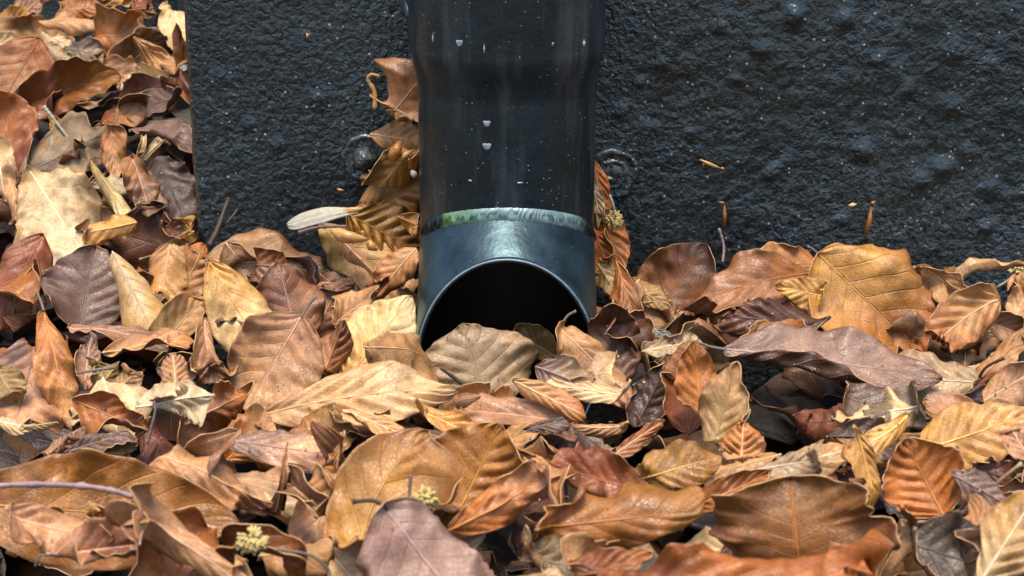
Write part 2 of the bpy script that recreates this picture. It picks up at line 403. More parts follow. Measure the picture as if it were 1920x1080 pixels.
# weld bead with overlapping ripples
def bead():
    V, F = [], []; n = 1400; m = 12; drift = 0
    for k in range(n):
        a = 2*math.pi*k/n; x = PX+PR*math.cos(a); y = PY+PR*math.sin(a); p = Vector((x, y, mitre_z(y)))
        out = Vector((math.cos(a), math.sin(a), 0)); zz = Vector((0, 0, 1)) 
        fr = max(0, -math.sin(a)); xx = math.cos(a)
        front = sm(0.10, 0.55, fr)*(1-sm(0.88, 0.97, abs(xx)))
        half = 0.0022+0.0025*front + 0.00022*noise.noise(Vector((a*14, 0, 0)))
        for j in range(m+1):
            u = -1+2*j/m
            ph = (a*PR*1000/ (2.2 + 0.3*noise.noise(Vector((a*6, 1, 1)))) + 1.5*(1-u*u)) % 1.0
            hgt = (0.0011+0.0001*front)*(1-abs(u)**4) + 0.0011*ph*ph*(1-u*u)*(0.3+0.7*front)
            V.append(p + out*(hgt-0.0002) + zz*(u*half))
    for k in range(n):
        for j in range(m): 
            a0 = k*(m+1)+j; b0 = ((k+1) % n)*(m+1)+j
            F.append((a0, b0, b0+1, a0+1))
    return mesh_obj("weld_bead", V, F, M['weld'], pipe, O)
bead()
# paint drips on the tube
def on_pipe(px, py):
    r_ = PU if py < 140 else PR
    d = 0.5; ry = ray(px, py)
    while d < 0.9:
        p = CAM+ry*d
        if (p.x-PX)**2+(p.y-PY)**2 < r_*r_: break
        d += 0.0005
    return p
for px, py, wd, ln in [(862, 76, 4.2, 7.0), (1095, 80, 1.8, 3.4), (1036, 80, 1.3, 3), (913, 228, 3.6, 5.0), (913, 270, 4.4, 6.0), (818, 158, 1.8, 3), (882, 338, 2.0, 1.6), (975, 342, 3, 1.4), (812, 70, 0.7, 4.5), (908, 90, 0.7, 5)]:
    p = on_pipe(px, py); nr = Vector((p.x-PX, p.y-PY, 0)).normalized(); sd = Vector((-nr.y, nr.x, 0))
    V, F = [p - nr*0.0004 + Vector((0, 0, -ln*0.0005))], []
    n1, n2 = 5, 16
    for i in range(1, n1+1):
        f = i/n1
        for k in range(n2):
            a = 2*math.pi*k/n2; ca, sa = math.cos(a), math.sin(a)
            wx = wd*0.0005*ca*f*(1 if sa < 0 else (1-sa)**0.8+0.06); wz = ln*0.0005*sa*f
            V.append(p + sd*wx + Vector((0, 0, wz)) + nr*(0.0007*math.sqrt(max(0, 1-f*f)) * (1 if sa < 0.2 else 0.5) - 0.0001))
    V[0] = p + nr*0.0006
    for k in range(n2): F.append((0, 1+k, 1+(k+1) % n2))
    for i in range(n1-1):
        for k in range(n2): F.append((1+i*n2+k, 1+(i+1)*n2+k, 1+(i+1)*n2+(k+1) % n2, 1+i*n2+(k+1) % n2))
    mesh_obj("paint_drip", V, F, M['drip'], tube_o, O)

# fixing bolts in the wall on either side of the pipe
def bolt(px, py, rw, label, swirl):
    c = at_Y(px, py, 0); b_ = empty("wall_bolt", c); tag(b_, label, "bolt", "bolts fixing the pipe bracket")
    def lathe(name, prof, par, n=40, wob=0.0):
        V, F = [], []
        for r_, h_ in prof:
            for k in range(n):
                a = 2*math.pi*k/n; q = r_*(1+wob*noise.noise(Vector((math.cos(a)*2, math.sin(a)*2, h_*300))))
                V.append(c + Vector((q*math.cos(a), -h_, q*math.sin(a))))
        for i in range(len(prof)-1):
            for k in range(n): F.append((i*n+k, i*n+(k+1) % n, (i+1)*n+(k+1) % n, (i+1)*n+k))
        F.append(tuple((len(prof)-1)*n+k for k in range(n)))
        return mesh_obj(name, V, F, M['wall'], par, c)
    wsh = lathe("washer", [(rw, -0.004), (rw, 0.0016), (rw*0.96, 0.0025), (rw*0.88, 0.0028), (rw*0.80, 0.0024), (rw*0.62, 0.0023)], b_, wob=0.16)
    if swirl:
        lathe("bolt_head", [(rw*0.62, 0.0015), (rw*0.58, 0.0030), (rw*0.50, 0.0033), (rw*0.44, 0.0030), (rw*0.36, 0.0031), (rw*0.30, 0.0034), (rw*0.12, 0.0037), (rw*0.05, 0.0036)], b_, wob=0.22)
    else:
        lathe("bolt_head", [(rw*0.52, 0.0015), (rw*0.52, 0.004), (rw*0.50, 0.0065), (rw*0.42, 0.0088), (rw*0.28, 0.0102), (rw*0.12, 0.0108), (rw*0.03, 0.0109)], b_, wob=0.18)
bolt(686, 294, 0.0115, "domed black bolt with washer beside the drift of golden leaves on the pipe", False)
bolt(1147, 325, 0.0125, "flat round black bolt head beside the yellow catkin tassel", True)
# bracket lug glimpsed at the pipe's upper left
lug = []
p = at_Y(761, 14, -0.03)
V, F = tube(curve_pts([p+Vector((0.004, 0.026, 0.004)), p+Vector((-0.001, 0.012, 0.003)), p+Vector((0.0, 0, 0)), p+Vector((0.003, -0.006, -0.004))], 10), [0.0024]*10, 10)
mesh_obj("bracket_lug", V, F, M['pipe'], pipe, O)
# ---------------------------------------------------------------- leaves
PAL = {'T': (0.56, 0.34, 0.165), 'O': (0.40, 0.155, 0.035), 'G': (0.60, 0.35, 0.095), 'C': (0.72, 0.58, 0.37), 'P': (0.165, 0.108, 0.094),
       'B': (0.34, 0.26, 0.17), 'D': (0.11, 0.048, 0.024), 'R': (0.25, 0.08, 0.026), 'K': (0.45, 0.255, 0.155), 'A': (0.34, 0.16, 0.03),
       'W': (0.72, 0.64, 0.46), 'M': (0.19, 0.07, 0.042), 'L': (0.34, 0.24, 0.085), 'S': (0.13, 0.105, 0.085)}
NLEAF = 0
blades = {}; heroes = []; sheets = []

def creases(q, cre):
    for p0, dr, rad, ang in cre:
        u = (q.x-p0.x)*dr.x + (q.y-p0.y)*dr.y
        if u <= 0: continue
        A = abs(ang); th = min(u/rad, A); sg = 1 if ang > 0 else -1
        un = rad*math.sin(th) + (u-rad*th)*math.cos(th) - sg*q.z*sg*0
        zn = sg*(rad*(1-math.cos(th)) + (u-rad*th)*math.sin(th))
        un -= sg*q.z*math.sin(th); zn += q.z*math.cos(th)
        q = Vector((q.x + dr.x*(un-u), q.y + dr.y*(un-u), zn))
    return q
def shape(s, pw):
    return max(0.0, math.sin(math.pi*min(1, s)**pw))**0.72
def leaf(base, tip, width, nrm, c1, c2, label, group=None, cl=25, cr=None, e=1.2, fold=0, bend=0, lat=0, twist=0, ruf=0.10, cor=0.5, nz=0.6,
         stalk=0.0, sc=(0, 0), tear=0.0, vb=1.25, ns=64, nn=24, pw=0.9, key=None, smat='stalk', rng=None, crv=3, ca=1.0, cu=None, cz=()):
    """one leaf as a thing: blade sheet swept along a curved midrib, with a stalk that runs on as the midrib"""
    global NLEAF
    NLEAF += 1
    rg = rng or rnd
    seed = rg.random()*100
    cr = cl if cr is None else cr
    chord = (tip-base).length
    L = chord; hw0 = width/2
    # spine in local frame: x side, y along, z normal
    T, N = Vector((0, 1, 0)), Vector((0, 0, 1)); c = Vector((0, 0, 0)); sp = []
    ds = L/ns
    for i in range(ns+1):
        s = i/ns
        sp.append((c.copy(), T.copy(), N.copy()))
        wgt = 0.55+0.9*math.sin(math.pi*s)
        q = Matrix.Rotation(R(bend)/ns*wgt, 3, T.cross(N)) @ Matrix.Rotation(R(lat)/ns*wgt, 3, N) @ Matrix.Rotation(R(twist)/ns, 3, T)
        T = (q@T).normalized(); N = (q@N); N = (N - T*N.dot(T)).normalized(); c = c + T*ds
    end = sp[-1][0]; k = L/max(end.length, L*0.25)
    midN = sp[ns//2][2]
    yl = end.normalized(); zl = (midN - yl*midN.dot(yl)).normalized(); xl = yl.cross(zl)
    ya = (tip-base).normalized(); za = (nrm - ya*nrm.dot(ya)).normalized(); xa = ya.cross(za)
    rot = Matrix((xa, ya, za)).transposed() @ Matrix((xl, yl, zl))
    V, UV, TI = [], [], []
    pA, pB = rg.random()*6.28, rg.random()*6.28
    c1 = Vector(c1); c2 = Vector(c2 if c2 else c1)
    rf = 1.7+rg.random()*1.3
    cre = []
    for ps, pt, da, rf_, an_ in cz:   # deliberate folds: where (along, across), facing, radius, angle
        cre.append((Vector((pt*hw0, ps*L)), Vector((math.cos(R(da)), math.sin(R(da)))), L*rf_, R(an_)))
    for _ in range(crv):              # corners and margins that dried into a curl: (point, direction across, radius, angle)
        an = rg.uniform(0, 2*math.pi); dr = Vector((math.cos(an), math.sin(an)))
        ext = abs(dr.x)*hw0 + abs(dr.y)*L*0.5
        cre.append((Vector((0, L*0.5)) + dr*ext*rg.uniform(0.25, 0.7), dr, L*rg.uniform(0.02, 0.11), R(rg.uniform(40, 150))*ca*rg.choice((-1, -1, 1, 1, 1))))
    for i in range(ns+1):
        s = i/ns; P0, T, N = sp[i]; B = T.cross(N)
        f = shape(s, pw); f *= 1+0.012*math.sin(2*math.pi*7*s+pA)+0.05*noise.noise(Vector((s*4, 0, seed)))
        row = [None]*(nn+1); h = nn//2
        for sg in (-1, 1):
            x = z = 0.0; curl = cl if sg < 0 else cr
            hw = hw0*f/k
            if tear: hw *= 1 - tear*max(0, noise.noise(Vector((s*5+seed, sg*3, 0))) + 0.35*noise.noise(Vector((s*19+seed, sg*5, 2))))
            cv = curl*(1+0.9*noise.noise(Vector((s*2.6, sg*2, seed)))) + 85*ca*noise.noise(Vector((s*2.4, sg*7, seed+9)))
            for j in range(h+1):
                a = j/h
                if j:
                    ang = R(fold + cv*((j-0.5)/h)**e); x += math.cos(ang)*hw/h; z += math.sin(ang)*hw/h
                ph = s*7 - a*1.9
                pleat = (abs(math.sin(math.pi*ph))-0.6)*cor*0.0015*(0.6+1.3*noise.noise(Vector((s*3, sg+a, seed+4))))*min(1, a*4)*(1-0.6*a**3)
                wave = ruf*hw*a**2.4*(math.sin(2*math.pi*rf*s+(pA if sg < 0 else pB)) + 0.5*math.sin(2*math.pi*rf*2.3*s+pB*sg))
                q = Vector((sg*x*40/1.0, s*L*40, seed))
                lump = nz*(0.0034*noise.noise(q*1.0) + 0.0034*(0.3-abs(noise.noise(q*2.2))) + 0.0005*noise.noise(q*6.0))
                jit = 0.012*L*noise.noise(Vector((s*14, a*2*sg, seed)))*a*a
                row[h+sg*j] = (P0 + B*(sg*x) + N*(z + pleat + wave + lump*(0.3+a)) + T*(jit+0.10*hw*a*math.sin(math.pi*s)), s, 0.5+0.5*sg*a)
        for (q, s_, u) in row:
            wpt = base + rot@(creases(q, cre)*k)
            V.append(keep_clear(wpt, base)); UV.append((u, s_))
            g_ = min(1, max(0, s_*1.3-0.15 + 0.5*noise.noise(Vector((s_*3, u*3, seed)))))
            cc = c1.lerp(c2, g_); TI.append((cc.x, cc.y, cc.z, vb))
    F = []
    for i in range(ns):
        for j in range(nn):
            a0 = i*(nn+1)+j; F.append((a0, a0+1, a0+nn+2, a0+nn+1))
    root = empty("beech_leaf", base)
    tag(root, label, "leaf", group)
    o = mesh_obj("blade", V, F, [M['leaf'], M['under'], M['rim']], root, base)
    me = o.data
    ul = me.uv_layers.new(name="UVMap"); at = me.color_attributes.new("tint", 'FLOAT_COLOR', 'POINT')
    at.data.foreach_set("color", [x for t_ in TI for x in t_])
    cu_ = Vector(cu) if cu else Vector((0.24, 0.11, 0.045))*rg.uniform(.7, 1.1)
    au = me.color_attributes.new("tint_under", 'FLOAT_COLOR', 'POINT'); ku = 1.0 if cu else 0.5
    au.data.foreach_set("color", [x for t_ in TI for x in (t_[0]+(cu_.x-t_[0])*ku, t_[1]+(cu_.y-t_[1])*ku, t_[2]+(cu_.z-t_[2])*ku, vb)])
    vi = [0]*len(me.loops); me.loops.foreach_get("vertex_index", vi)
    ul.data.foreach_set("uv", [x for v_ in vi for x in UV[v_]])
    sd = o.modifiers.new("thickness", 'SOLIDIFY'); sd.thickness = 0.00030; sd.offset = -1; sd.material_offset = 1; sd.material_offset_rim = 2; sd.use_rim = True
    # midrib in the leaf's own colour, then the stalk
    h = nn//2; mid = [V[i*(nn+1)+h] for i in range(0, ns-2, 2)]
    tv, tf = tube(mid, [0.00048*(1-0.75*i/len(mid)) for i in range(len(mid))], 6)
    ro = mesh_obj("midrib", tv, tf, M['rib'], root, base)
    ra = ro.data.color_attributes.new("tint", 'FLOAT_COLOR', 'POINT'); rc = c1*min(1.3, 0.5+0.5*vb)
    ra.data.foreach_set("color", [x for _ in tv for x in (rc.x, rc.y, rc.z, 1)])
    if stalk > 0:
        sl = stalk; b0 = V[h]; tdir = (V[3*(nn+1)+h]-b0).normalized(); sdv = tdir.cross(za).normalized()
        e0 = b0 - tdir*sl + sdv*sc[0]*sl + za*sc[1]*sl; m0 = b0 - tdir*sl*0.5 + sdv*sc[0]*sl*0.22 + za*sc[1]*sl*0.22
        tv, tf = tube(curve_pts([e0, m0, b0, b0+tdir*0.002], 11), [0.0008]+[0.00055]*9+[0.0003], 8)
        mesh_obj("stalk", tv, tf, M[smat], root, base)
    sheets.append((V, ns, nn, c1))
    if key: blades[key] = (o, V, ns, nn, za, root)
    return root

def keep_clear(p, base):
    """leaves lie against the wall and the pipe, not in them"""
    q = p.copy()
    if base.x > WALL_X-0.002 or base.y < 0.0:
        if q.x > WALL_X-0.003 and q.y > -0.0035: q.y = -0.0035 - 0.05*min(0.02, max(0, q.y))*0.1
    else:
        if q.y > -0.004 and q.x > WALL_X-0.0022: q.x = WALL_X-0.0022
    if q.z > mitre_z(q.y)-0.004:
        r_ = (PU if q.z > zs1 else PR)+0.002
        dx, dy = q.x-PX, q.y-PY; dd = math.hypot(dx, dy)
        if dd < r_:
            if dd < 1e-5: dx, dd = 1, 1
            q.x = PX+dx/dd*r_; q.y = min(PY+dy/dd*r_, -0.0035)
    if q.z < GROUND+0.003: q.z = GROUND+0.003
    return q

def H(bx, by, tx, ty, wpx, c, label, lift=0.0, lay=0.45, up=0.4, roll=0, Y=None, st=0, c2=None, gain=1.0, group=None, sd=0, **kw):
    """a leaf given by where its stalk end and tip show; its depth comes from the leaf drift (or from the wall it leans on)"""
    rng = random.Random(zlib.crc32(label.encode())+sd)
    if kw.get('crv', 3) > 1: lift += random.Random(zlib.crc32(label.encode())+77).uniform(-.006, .013)
    if Y is not None:
        b0, t0 = at_Y(bx, by, Y[0]), at_Y(tx, ty, Y[1])
    else:
        dm = surf_d((bx+tx)/2, (by+ty)/2)
        db = dm+(surf_d(bx, by)-dm)*lay; dt = dm+(surf_d(tx, ty)-dm)*lay
        b0, t0 = at_d(bx, by, db-lift), at_d(tx, ty, dt-lift)
    crv = kw.get('crv', 3); calm = crv < 2
    ex = (t0-b0)*(0.03 if calm else 0.09); b0 = b0-ex*0.6; t0 = t0+ex
    kw['cor'] = kw.get('cor', .5)*1.35
    wpx *= 1.06 if calm else 1.04
    if not calm: gain *= rng.uniform(.82, 1.3)
    if not calm and 'fold' not in kw and rng.random() < .6: kw['fold'] = rng.uniform(-28, 32)
    f_ = 1.25 if calm else 1.9
    def boost(v): return v if abs(v) > 85 else max(-125, min(125, v*f_))
    kw['cl'] = boost(kw.get('cl', 25)); kw['cr'] = boost(kw['cr']) if kw.get('cr') is not None else kw['cl']*rng.uniform(.5, 1.1)
    if 'bend' not in kw and not calm: kw['bend'] = rng.uniform(-45, 45)
    if 'twist' not in kw and not calm: kw['twist'] = rng.uniform(-30, 30)
    kw['ruf'] = min(.34, kw.get('ruf', .10)*(1.3 if calm else 1.6)); kw['nz'] = kw.get('nz', .6)*1.5
    if 'tear' not in kw and rng.random() < .25: kw['tear'] = rng.uniform(.15, .45)
    kw.setdefault('pw', rng.uniform(.78, 1.02)); kw.setdefault('e', rng.choice((.8, 1.2, 1.2, 2.0)))
    mid = (b0+t0)/2; dep = (mid-CAM).dot(FWD)
    ax = (t0-b0).normalized()
    n = ((CAM-mid).normalized()*(1-up) + Vector((0, 0, 1))*up)
    n = (n-ax*n.dot(ax)).normalized()
    if roll: n = Matrix.Rotation(R(roll), 3, ax) @ n
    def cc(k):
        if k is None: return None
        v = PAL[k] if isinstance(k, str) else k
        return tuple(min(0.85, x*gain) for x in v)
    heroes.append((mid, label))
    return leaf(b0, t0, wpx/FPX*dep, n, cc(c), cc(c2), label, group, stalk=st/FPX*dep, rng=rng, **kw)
# ---- drift in the corner left of the wall
H(72,74,-8,220,125,'O',"flat orange-brown leaf with dark veins at the edge of the corner drift",c2='K',up=.1,lift=.03,cl=12,cr=12,vb=.55,lay=.2,ruf=.05,crv=1,ca=0.5)
H(30,210,212,148,120,'R',"rust leaf folded upright along its midrib, pale lower half in the corner drift",c2='A',up=.35,fold=38,cl=10,cr=-10,lift=.02,lay=.2,ruf=.12)
H(182,66,305,66,130,'O',"brown leaf curled upward with pale arched veins, beside the wall's free end",c2='T',up=.2,cl=55,cr=-30,lift=.02,lay=.2,vb=1.7,bend=20,cor=.8)
H(318,-20,344,80,80,'C',"pale pinkish leaf hanging against the wall's free end at the top of the drift",up=.1,lift=.015,lay=.2,cl=-25,nz=1.0,gain=.95)
H(80,42,212,52,72,'T',"tan leaf arched over a dark hollow high in the corner drift",up=.7,cl=-50,cr=-70,lift=.01,lay=.2,bend=-25,gain=1.2)
H(-12,85,62,95,58,'C',"crinkled cream leaf scrap tucked behind the flat orange-brown leaf",up=.5,nz=1.6,cor=1,lay=.2,gain=.95)
H(82,62,155,82,46,'C',"small crinkled cream leaf below the arched tan leaf",up=.5,nz=1.6,lay=.2,gain=.85)
H(74,82,152,132,42,'B',"narrow grey leaf rolled lengthwise in the corner drift",up=.4,cl=-95,lift=.012,lay=.2,gain=1.25,nz=1.2)
H(122,92,218,120,58,'S',"dull dark grey leaf beside the rolled grey one",c2='B',up=.5,cl=30,lift=.006,lay=.2,nz=1.2)
H(202,168,306,138,52,'W',"bright cream crumpled leaf between dark leaves in the corner drift",up=.5,cl=20,cr=30,nz=2.2,ruf=.3,lift=.02,lay=.2)
H(200,152,303,68,100,'T',"tan leaf cupped like a bowl with a dark brown inside below the brown curled leaf",c2='D',up=.25,roll=35,cl=-10,cr=60,lift=.006,lay=.2)
H(275,106,366,102,44,'T',"light tan leaf with fine wavy ribs touching the wall's free end",up=.5,cl=-12,cor=1,lift=.015,lay=.2,gain=1.15)
H(296,128,356,166,62,'D',"dark brown leaf curled into a scroll by the wall's free end",up=.3,cl=80,cr=30,lift=.012,lay=.2,c2='R')
H(198,200,354,168,80,'D',"broad dark purple-brown leaf lying under the bright cream crumpled one",c2='M',up=.4,cl=25,lift=.004,lay=.2,gain=.8)
H(192,206,296,224,58,'O',"orange-tan leaf with freckles lying flat beneath the dark purple-brown one",c2='T',up=.5,cl=15,lift=.012,lay=.2)
H(350,180,250,212,60,'P',"dull purple leaf pressed against the lower wall end",up=.3,lift=.008,lay=.2,cl=20)
H(-15,38,60,30,52,'G',"pale yellow leaf with straight veins at the back of the drift",up=.4,cl=20,lay=.2,vb=1.4,lift=.01,gain=.95)
H(108,26,182,14,52,'A',"glossy brown leaf at the very back of the corner drift",c2='O',up=.4,cl=-25,lay=.2,lift=.01)
H(172,30,230,-4,40,'G',"narrow golden leaf at the top of the corner drift",up=.4,cl=-20,lay=.2,lift=.01)
H(250,18,298,12,40,'R',"small rust leaf curled beside the pale pinkish one",up=.2,cl=50,lay=.2,lift=.012,gain=1.3)
H(230,8,300,-14,50,'T',"tan leaf at the back of the drift beside the narrow golden one",up=.3,lay=.2)
H(30,20,100,-10,60,'K',"brownish pink leaf behind the long pink stem in the drift",up=.3,lay=.2,cl=-30)
H(38,335,-8,196,135,'M',"red-brown leaf fading to pinkish buff with radiating veins at the drift's edge",c2='O',up=.15,lift=.02,lay=.2,cl=25,gain=1.25,nz=1.2)
H(140,272,96,222,52,'G',"small folded golden leaf with a thick pale stalk above the bleached leaf",up=.2,st=0,lift=.025,lay=.2,cl=50,fold=15)
H(46,326,216,236,112,'B',"smooth buff-grey leaf with a hooked stalk lying over the bleached leaf",up=.15,lift=.032,lay=.15,cl=-15,cr=-12,c2='B',gain=1.05,st=60,sc=(-.7,.2),smat='stalk_grey',vb=.8,crv=2,ca=0.7,nz=1.2)
H(62,330,180,512,175,'C',"large bleached cream leaf with grey specks below the buff-grey leaf",c2='W',up=.12,lift=.022,lay=.2,cl=-18,cr=-15,nz=2.2,tear=.25,crv=3,ca=0.8,gain=0.9)
H(208,230,216,330,52,'O',"tan-orange leaf folded over the edge of the buff-grey leaf",c2='T',up=.1,lift=.034,lay=.2,cl=-40)
H(172,306,262,432,58,'L',"olive-cream leaf folded into a long narrow strip over the bleached leaf",c2='C',up=.1,lift=.036,lay=.2,cl=-75,cr=-45,gain=1.2)
H(250,418,130,442,82,'G',"golden-brown leaf with a frayed end beneath the bleached leaf",c2='T',up=.35,lift=.028,lay=.3,cl=-20,tear=.4,gain=.95)
H(252,302,288,418,72,'K',"crumpled grey-brown leaf beside the dark purple leaf at the wall end",c2='S',up=.1,lift=.024,lay=.2,cl=-35,nz=2.4,ruf=.2)
H(296,296,350,424,112,'P',"large dark purple leaf standing against the wall's free end",up=.05,lift=.012,lay=.2,cl=25,gain=.62,nz=1.3,crv=1,ca=0.6)
H(248,244,362,262,60,'P',"greyish purple leaf curled above the dark purple one",up=.4,lift=.022,lay=.2,cl=-30,cr=50,gain=1.25)
H(254,310,322,246,24,'C',"thin cream leaf strip forking up out of the purple leaves",up=.1,lift=.036,lay=.1,cl=60,gain=.95)
H(256,312,274,250,18,'C',"short cream leaf shred standing beside the forking cream strip",up=.1,lift=.038,lay=.1,cl=60,gain=.85)
H(18,338,46,436,44,'T',"tan leaf rolled into an upright tube left of the bleached leaf",c2='K',up=.1,lift=.025,lay=.2,cl=-110,gain=1.1)
H(28,424,84,362,62,'K',"mauve-buff leaf partly under the bleached leaf",up=.15,lift=.02,lay=.2,cl=-12,c2='P',gain=1.2)
H(-8,270,14,398,70,'C',"mottled cream and pink leaf at the drift's outer edge",c2='K',up=.1,lift=.022,lay=.2,nz=1.6,cl=-20)
H(295,424,365,444,46,'M',"small wine-brown leaf curled under the corner of the wall",up=.3,lift=.01,lay=.2,cl=45)
H(372,420,318,452,58,'G',"ochre leaf with a shaded lower half at the foot of the wall corner",c2='A',up=.4,lift=.018,lay=.2,cl=-25)
# ---- left of the pipe
H(78,446,-14,622,120,'R',"glossy rust-red saddle-shaped leaf with a grey fleck",up=.2,lift=.028,lay=.15,cl=-75,cr=-55,bend=-25,gain=1.1,nz=.8,cor=.2,crv=1,ca=.45)
H(84,486,40,622,60,'O',"brown leaf half hidden behind the glossy rust-red saddle leaf",up=.1,lift=.018,lay=.15,cl=20,gain=.8)
H(150,618,178,468,165,'P',"broad greyish purple leaf with a hole, standing upright",up=.12,lift=.020,lay=.15,cl=18,cr=14,c2='P',gain=1.1,vb=1.5,tear=.2,crv=1,ca=.45)
H(212,474,294,636,128,'C',"golden cream leaf rolled like a cone with dark rings",c2='G',up=.15,lift=.034,lay=.12,cl=-105,cr=-95,e=.8,vb=.30,cor=.15,nz=.25,ruf=.02,crv=0,ca=0.25,gain=1.1)
H(318,462,300,566,112,'T',"tan leaf with a crumb of lichen, curled away over a dark gap",c2='G',up=.4,lift=.026,lay=.2,cl=-20,cr=-35,st=0,gain=.95)
H(394,492,506,686,128,'G',"large golden oval leaf with soft ribs and tiny black specks",c2='C',up=.12,lift=.034,lay=.1,cl=-38,cr=-30,cor=1.0,gain=1.25,vb=.7,ruf=.04,crv=0,ca=0.35)
H(386,606,424,738,66,'K',"narrow tan leaf strip bent below the large golden oval leaf",c2='T',up=.1,lift=.042,lay=.1,cl=-45,cr=30,bend=-30,lat=25)
H(392,492,634,524,150,'T',"brown leaf arched like a tunnel against the wall foot",c2='D',up=.35,lift=.014,lay=.2,cl=-30,cr=25,bend=-40,gain=.8,ruf=.08,crv=1,twist=0)
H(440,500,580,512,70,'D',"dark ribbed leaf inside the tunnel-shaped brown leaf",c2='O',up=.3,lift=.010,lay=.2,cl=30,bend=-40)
H(560,640,524,504,145,'K',"maroon-topped leaf fading to pinkish brown with a wavy upper rim",c2='M',up=.12,lift=.022,lay=.15,cl=-15,cr=-12,gain=1.05,ruf=.1)
H(566,592,462,764,175,'K',"pinkish tan leaf with a pale straight midrib, its edges rolled up",c2='T',up=.2,lift=.034,lay=.15,cl=10,cr=28,st=40,sc=(-.1,.1),smat='stalk_grey',gain=.95,vb=1.4,twist=0,bend=15,crv=1,ca=.6)
H(572,516,706,560,66,'K',"pale pink papery leaf behind the maroon-topped leaf",c2='C',up=.3,lift=.012,lay=.2,cl=-12,gain=1.25,nz=1.2)
H(622,612,700,556,74,'T',"thin tan leaf tucked behind the bright golden leaf by the pipe",up=.2,lift=.010,lay=.2,cl=-12)
H(650,712,768,560,140,'G',"bright golden leaf with shiny diagonal ribs beside the pipe mouth",c2='C',up=.2,lift=.024,lay=.15,cl=-22,cr=-18,cor=1.3,gain=1.35,vb=.85,ruf=.04,crv=0,ca=0.3)
H(498,778,850,732,128,'T',"long tan corrugated leaf lying across below the bright golden leaf",c2='C',up=.35,lift=.044,lay=.2,cl=-30,cr=-25,cor=2.0,bend=-32,ruf=.05,gain=1.05,crv=0,ca=0.3)
H(432,858,552,778,98,'O',"orange-tan leaf standing on edge beneath the pinkish tan leaf",c2='T',up=.2,lift=.034,lay=.15,cl=18,cr=-25,roll=-15)
H(560,856,656,766,108,'O',"brown leaf with an olive heart bent upright next to the corrugated leaf",c2='L',up=.1,lift=.042,lay=.15,cl=-15,cr=20,gain=.92,vb=.8)
H(85,596,132,792,92,'O',"wrinkled orange-tan leaf rolled up lengthwise with a stalk at its head",c2='T',up=.1,lift=.042,lay=.15,cl=-70,cr=-55,nz=1.8,st=50,sc=(.1,.2),smat='stalk_grey',bend=-18,gain=1.05)
H(70,636,28,796,130,'P',"dusky pink leaf with an olive patch at the drift's front left",c2='K',up=.15,lift=.026,lay=.2,cl=15,cr=-15,gain=1.45)
H(-10,690,36,760,70,'L',"olive leaf lying over the dusky pink one",up=.15,lift=.036,lay=.2,cl=-20,gain=.9)
H(136,622,304,656,64,'K',"mauve-brown leaf sheet jutting below the upright purple leaf",c2='P',up=.5,lift=.032,lay=.25,cl=-18,cr=15,gain=.95)
H(288,668,384,556,84,'L',"olive-tan leaf sweeping up from under the golden cone-shaped leaf",c2='T',up=.2,lift=.014,lay=.2,cl=20,cr=35,gain=.9)
H(204,668,410,654,62,'T',"tan leaf with a wavy pale rim arched over a dark hollow",c2='O',up=.75,lift=.034,lay=.2,cl=-15,cr=45,bend=-35,ruf=.15)
H(300,690,410,700,72,'D',"dark brown leaf underneath the wavy tan rim",up=.1,lift=.018,lay=.2,cl=25)
H(330,730,324,662,62,'T',"small pinkish cone-shaped leaf with fine ribs",c2='K',up=.1,lift=.046,lay=.15,cl=-55,cor=1,gain=1.05)
H(250,770,390,742,92,'W',"creamy white leaf with a split stalk lying before the small cone-shaped leaf",up=.25,lift=.050,lay=.2,cl=20,cr=-25,gain=.95,vb=.9)
H(144,752,288,806,86,'O',"rust-orange boat-shaped leaf holding the creamy white leaf",c2='R',up=.35,lift=.040,lay=.2,cl=45,cr=40,bend=25)
H(338,800,458,742,88,'K',"crumpled orange-brown leaf with a torn hollow",c2='O',up=.25,lift=.048,lay=.2,cl=35,cr=-45,nz=3.0,ruf=.3,tear=.45)
H(166,756,220,684,58,'L',"olive-gold leaf tucked between the wrinkled roll and the cone-shaped leaf",up=.2,lift=.036,lay=.2,cl=-15)
H(158,730,168,640,52,'K',"mauve curled leaf edge beside the wrinkled roll",c2='P',up=.1,lift=.030,lay=.15,cl=45,cr=-20)
H(210,740,262,690,54,'T',"small tan leaf wedged between the olive-gold leaf and the cone",up=.25,lift=.034,lay=.2,cl=-25,cr=35)
H(-10,788,66,800,42,'C',"pale leaf rolled into a thin scroll at the left rim of the drift",up=.4,lift=.05,lay=.2,cl=-120,gain=.95)
H(28,802,98,792,36,'L',"small buff leaf tube with an open end",c2='C',up=.3,lift=.052,lay=.2,cl=-140)
H(86,856,152,802,66,'K',"pink-brown leaf fan behind the big ochre leaf",up=.2,lift=.036,lay=.2,cl=-10,gain=1.1)
H(136,846,240,818,50,'P',"purple leaf curled like a lip above the ochre leaf",up=.3,lift=.044,lay=.2,cl=-40,cr=30,vb=1.5)
H(130,866,262,836,52,'A',"dark olive-brown leaf lying just above the big ochre leaf",c2='L',up=.4,lift=.042,lay=.2,cl=-30,gain=.7)
H(140,812,196,782,50,'S',"small slate-grey leaf between the orange boat leaf and the purple lip",up=.3,lift=.03,lay=.2)
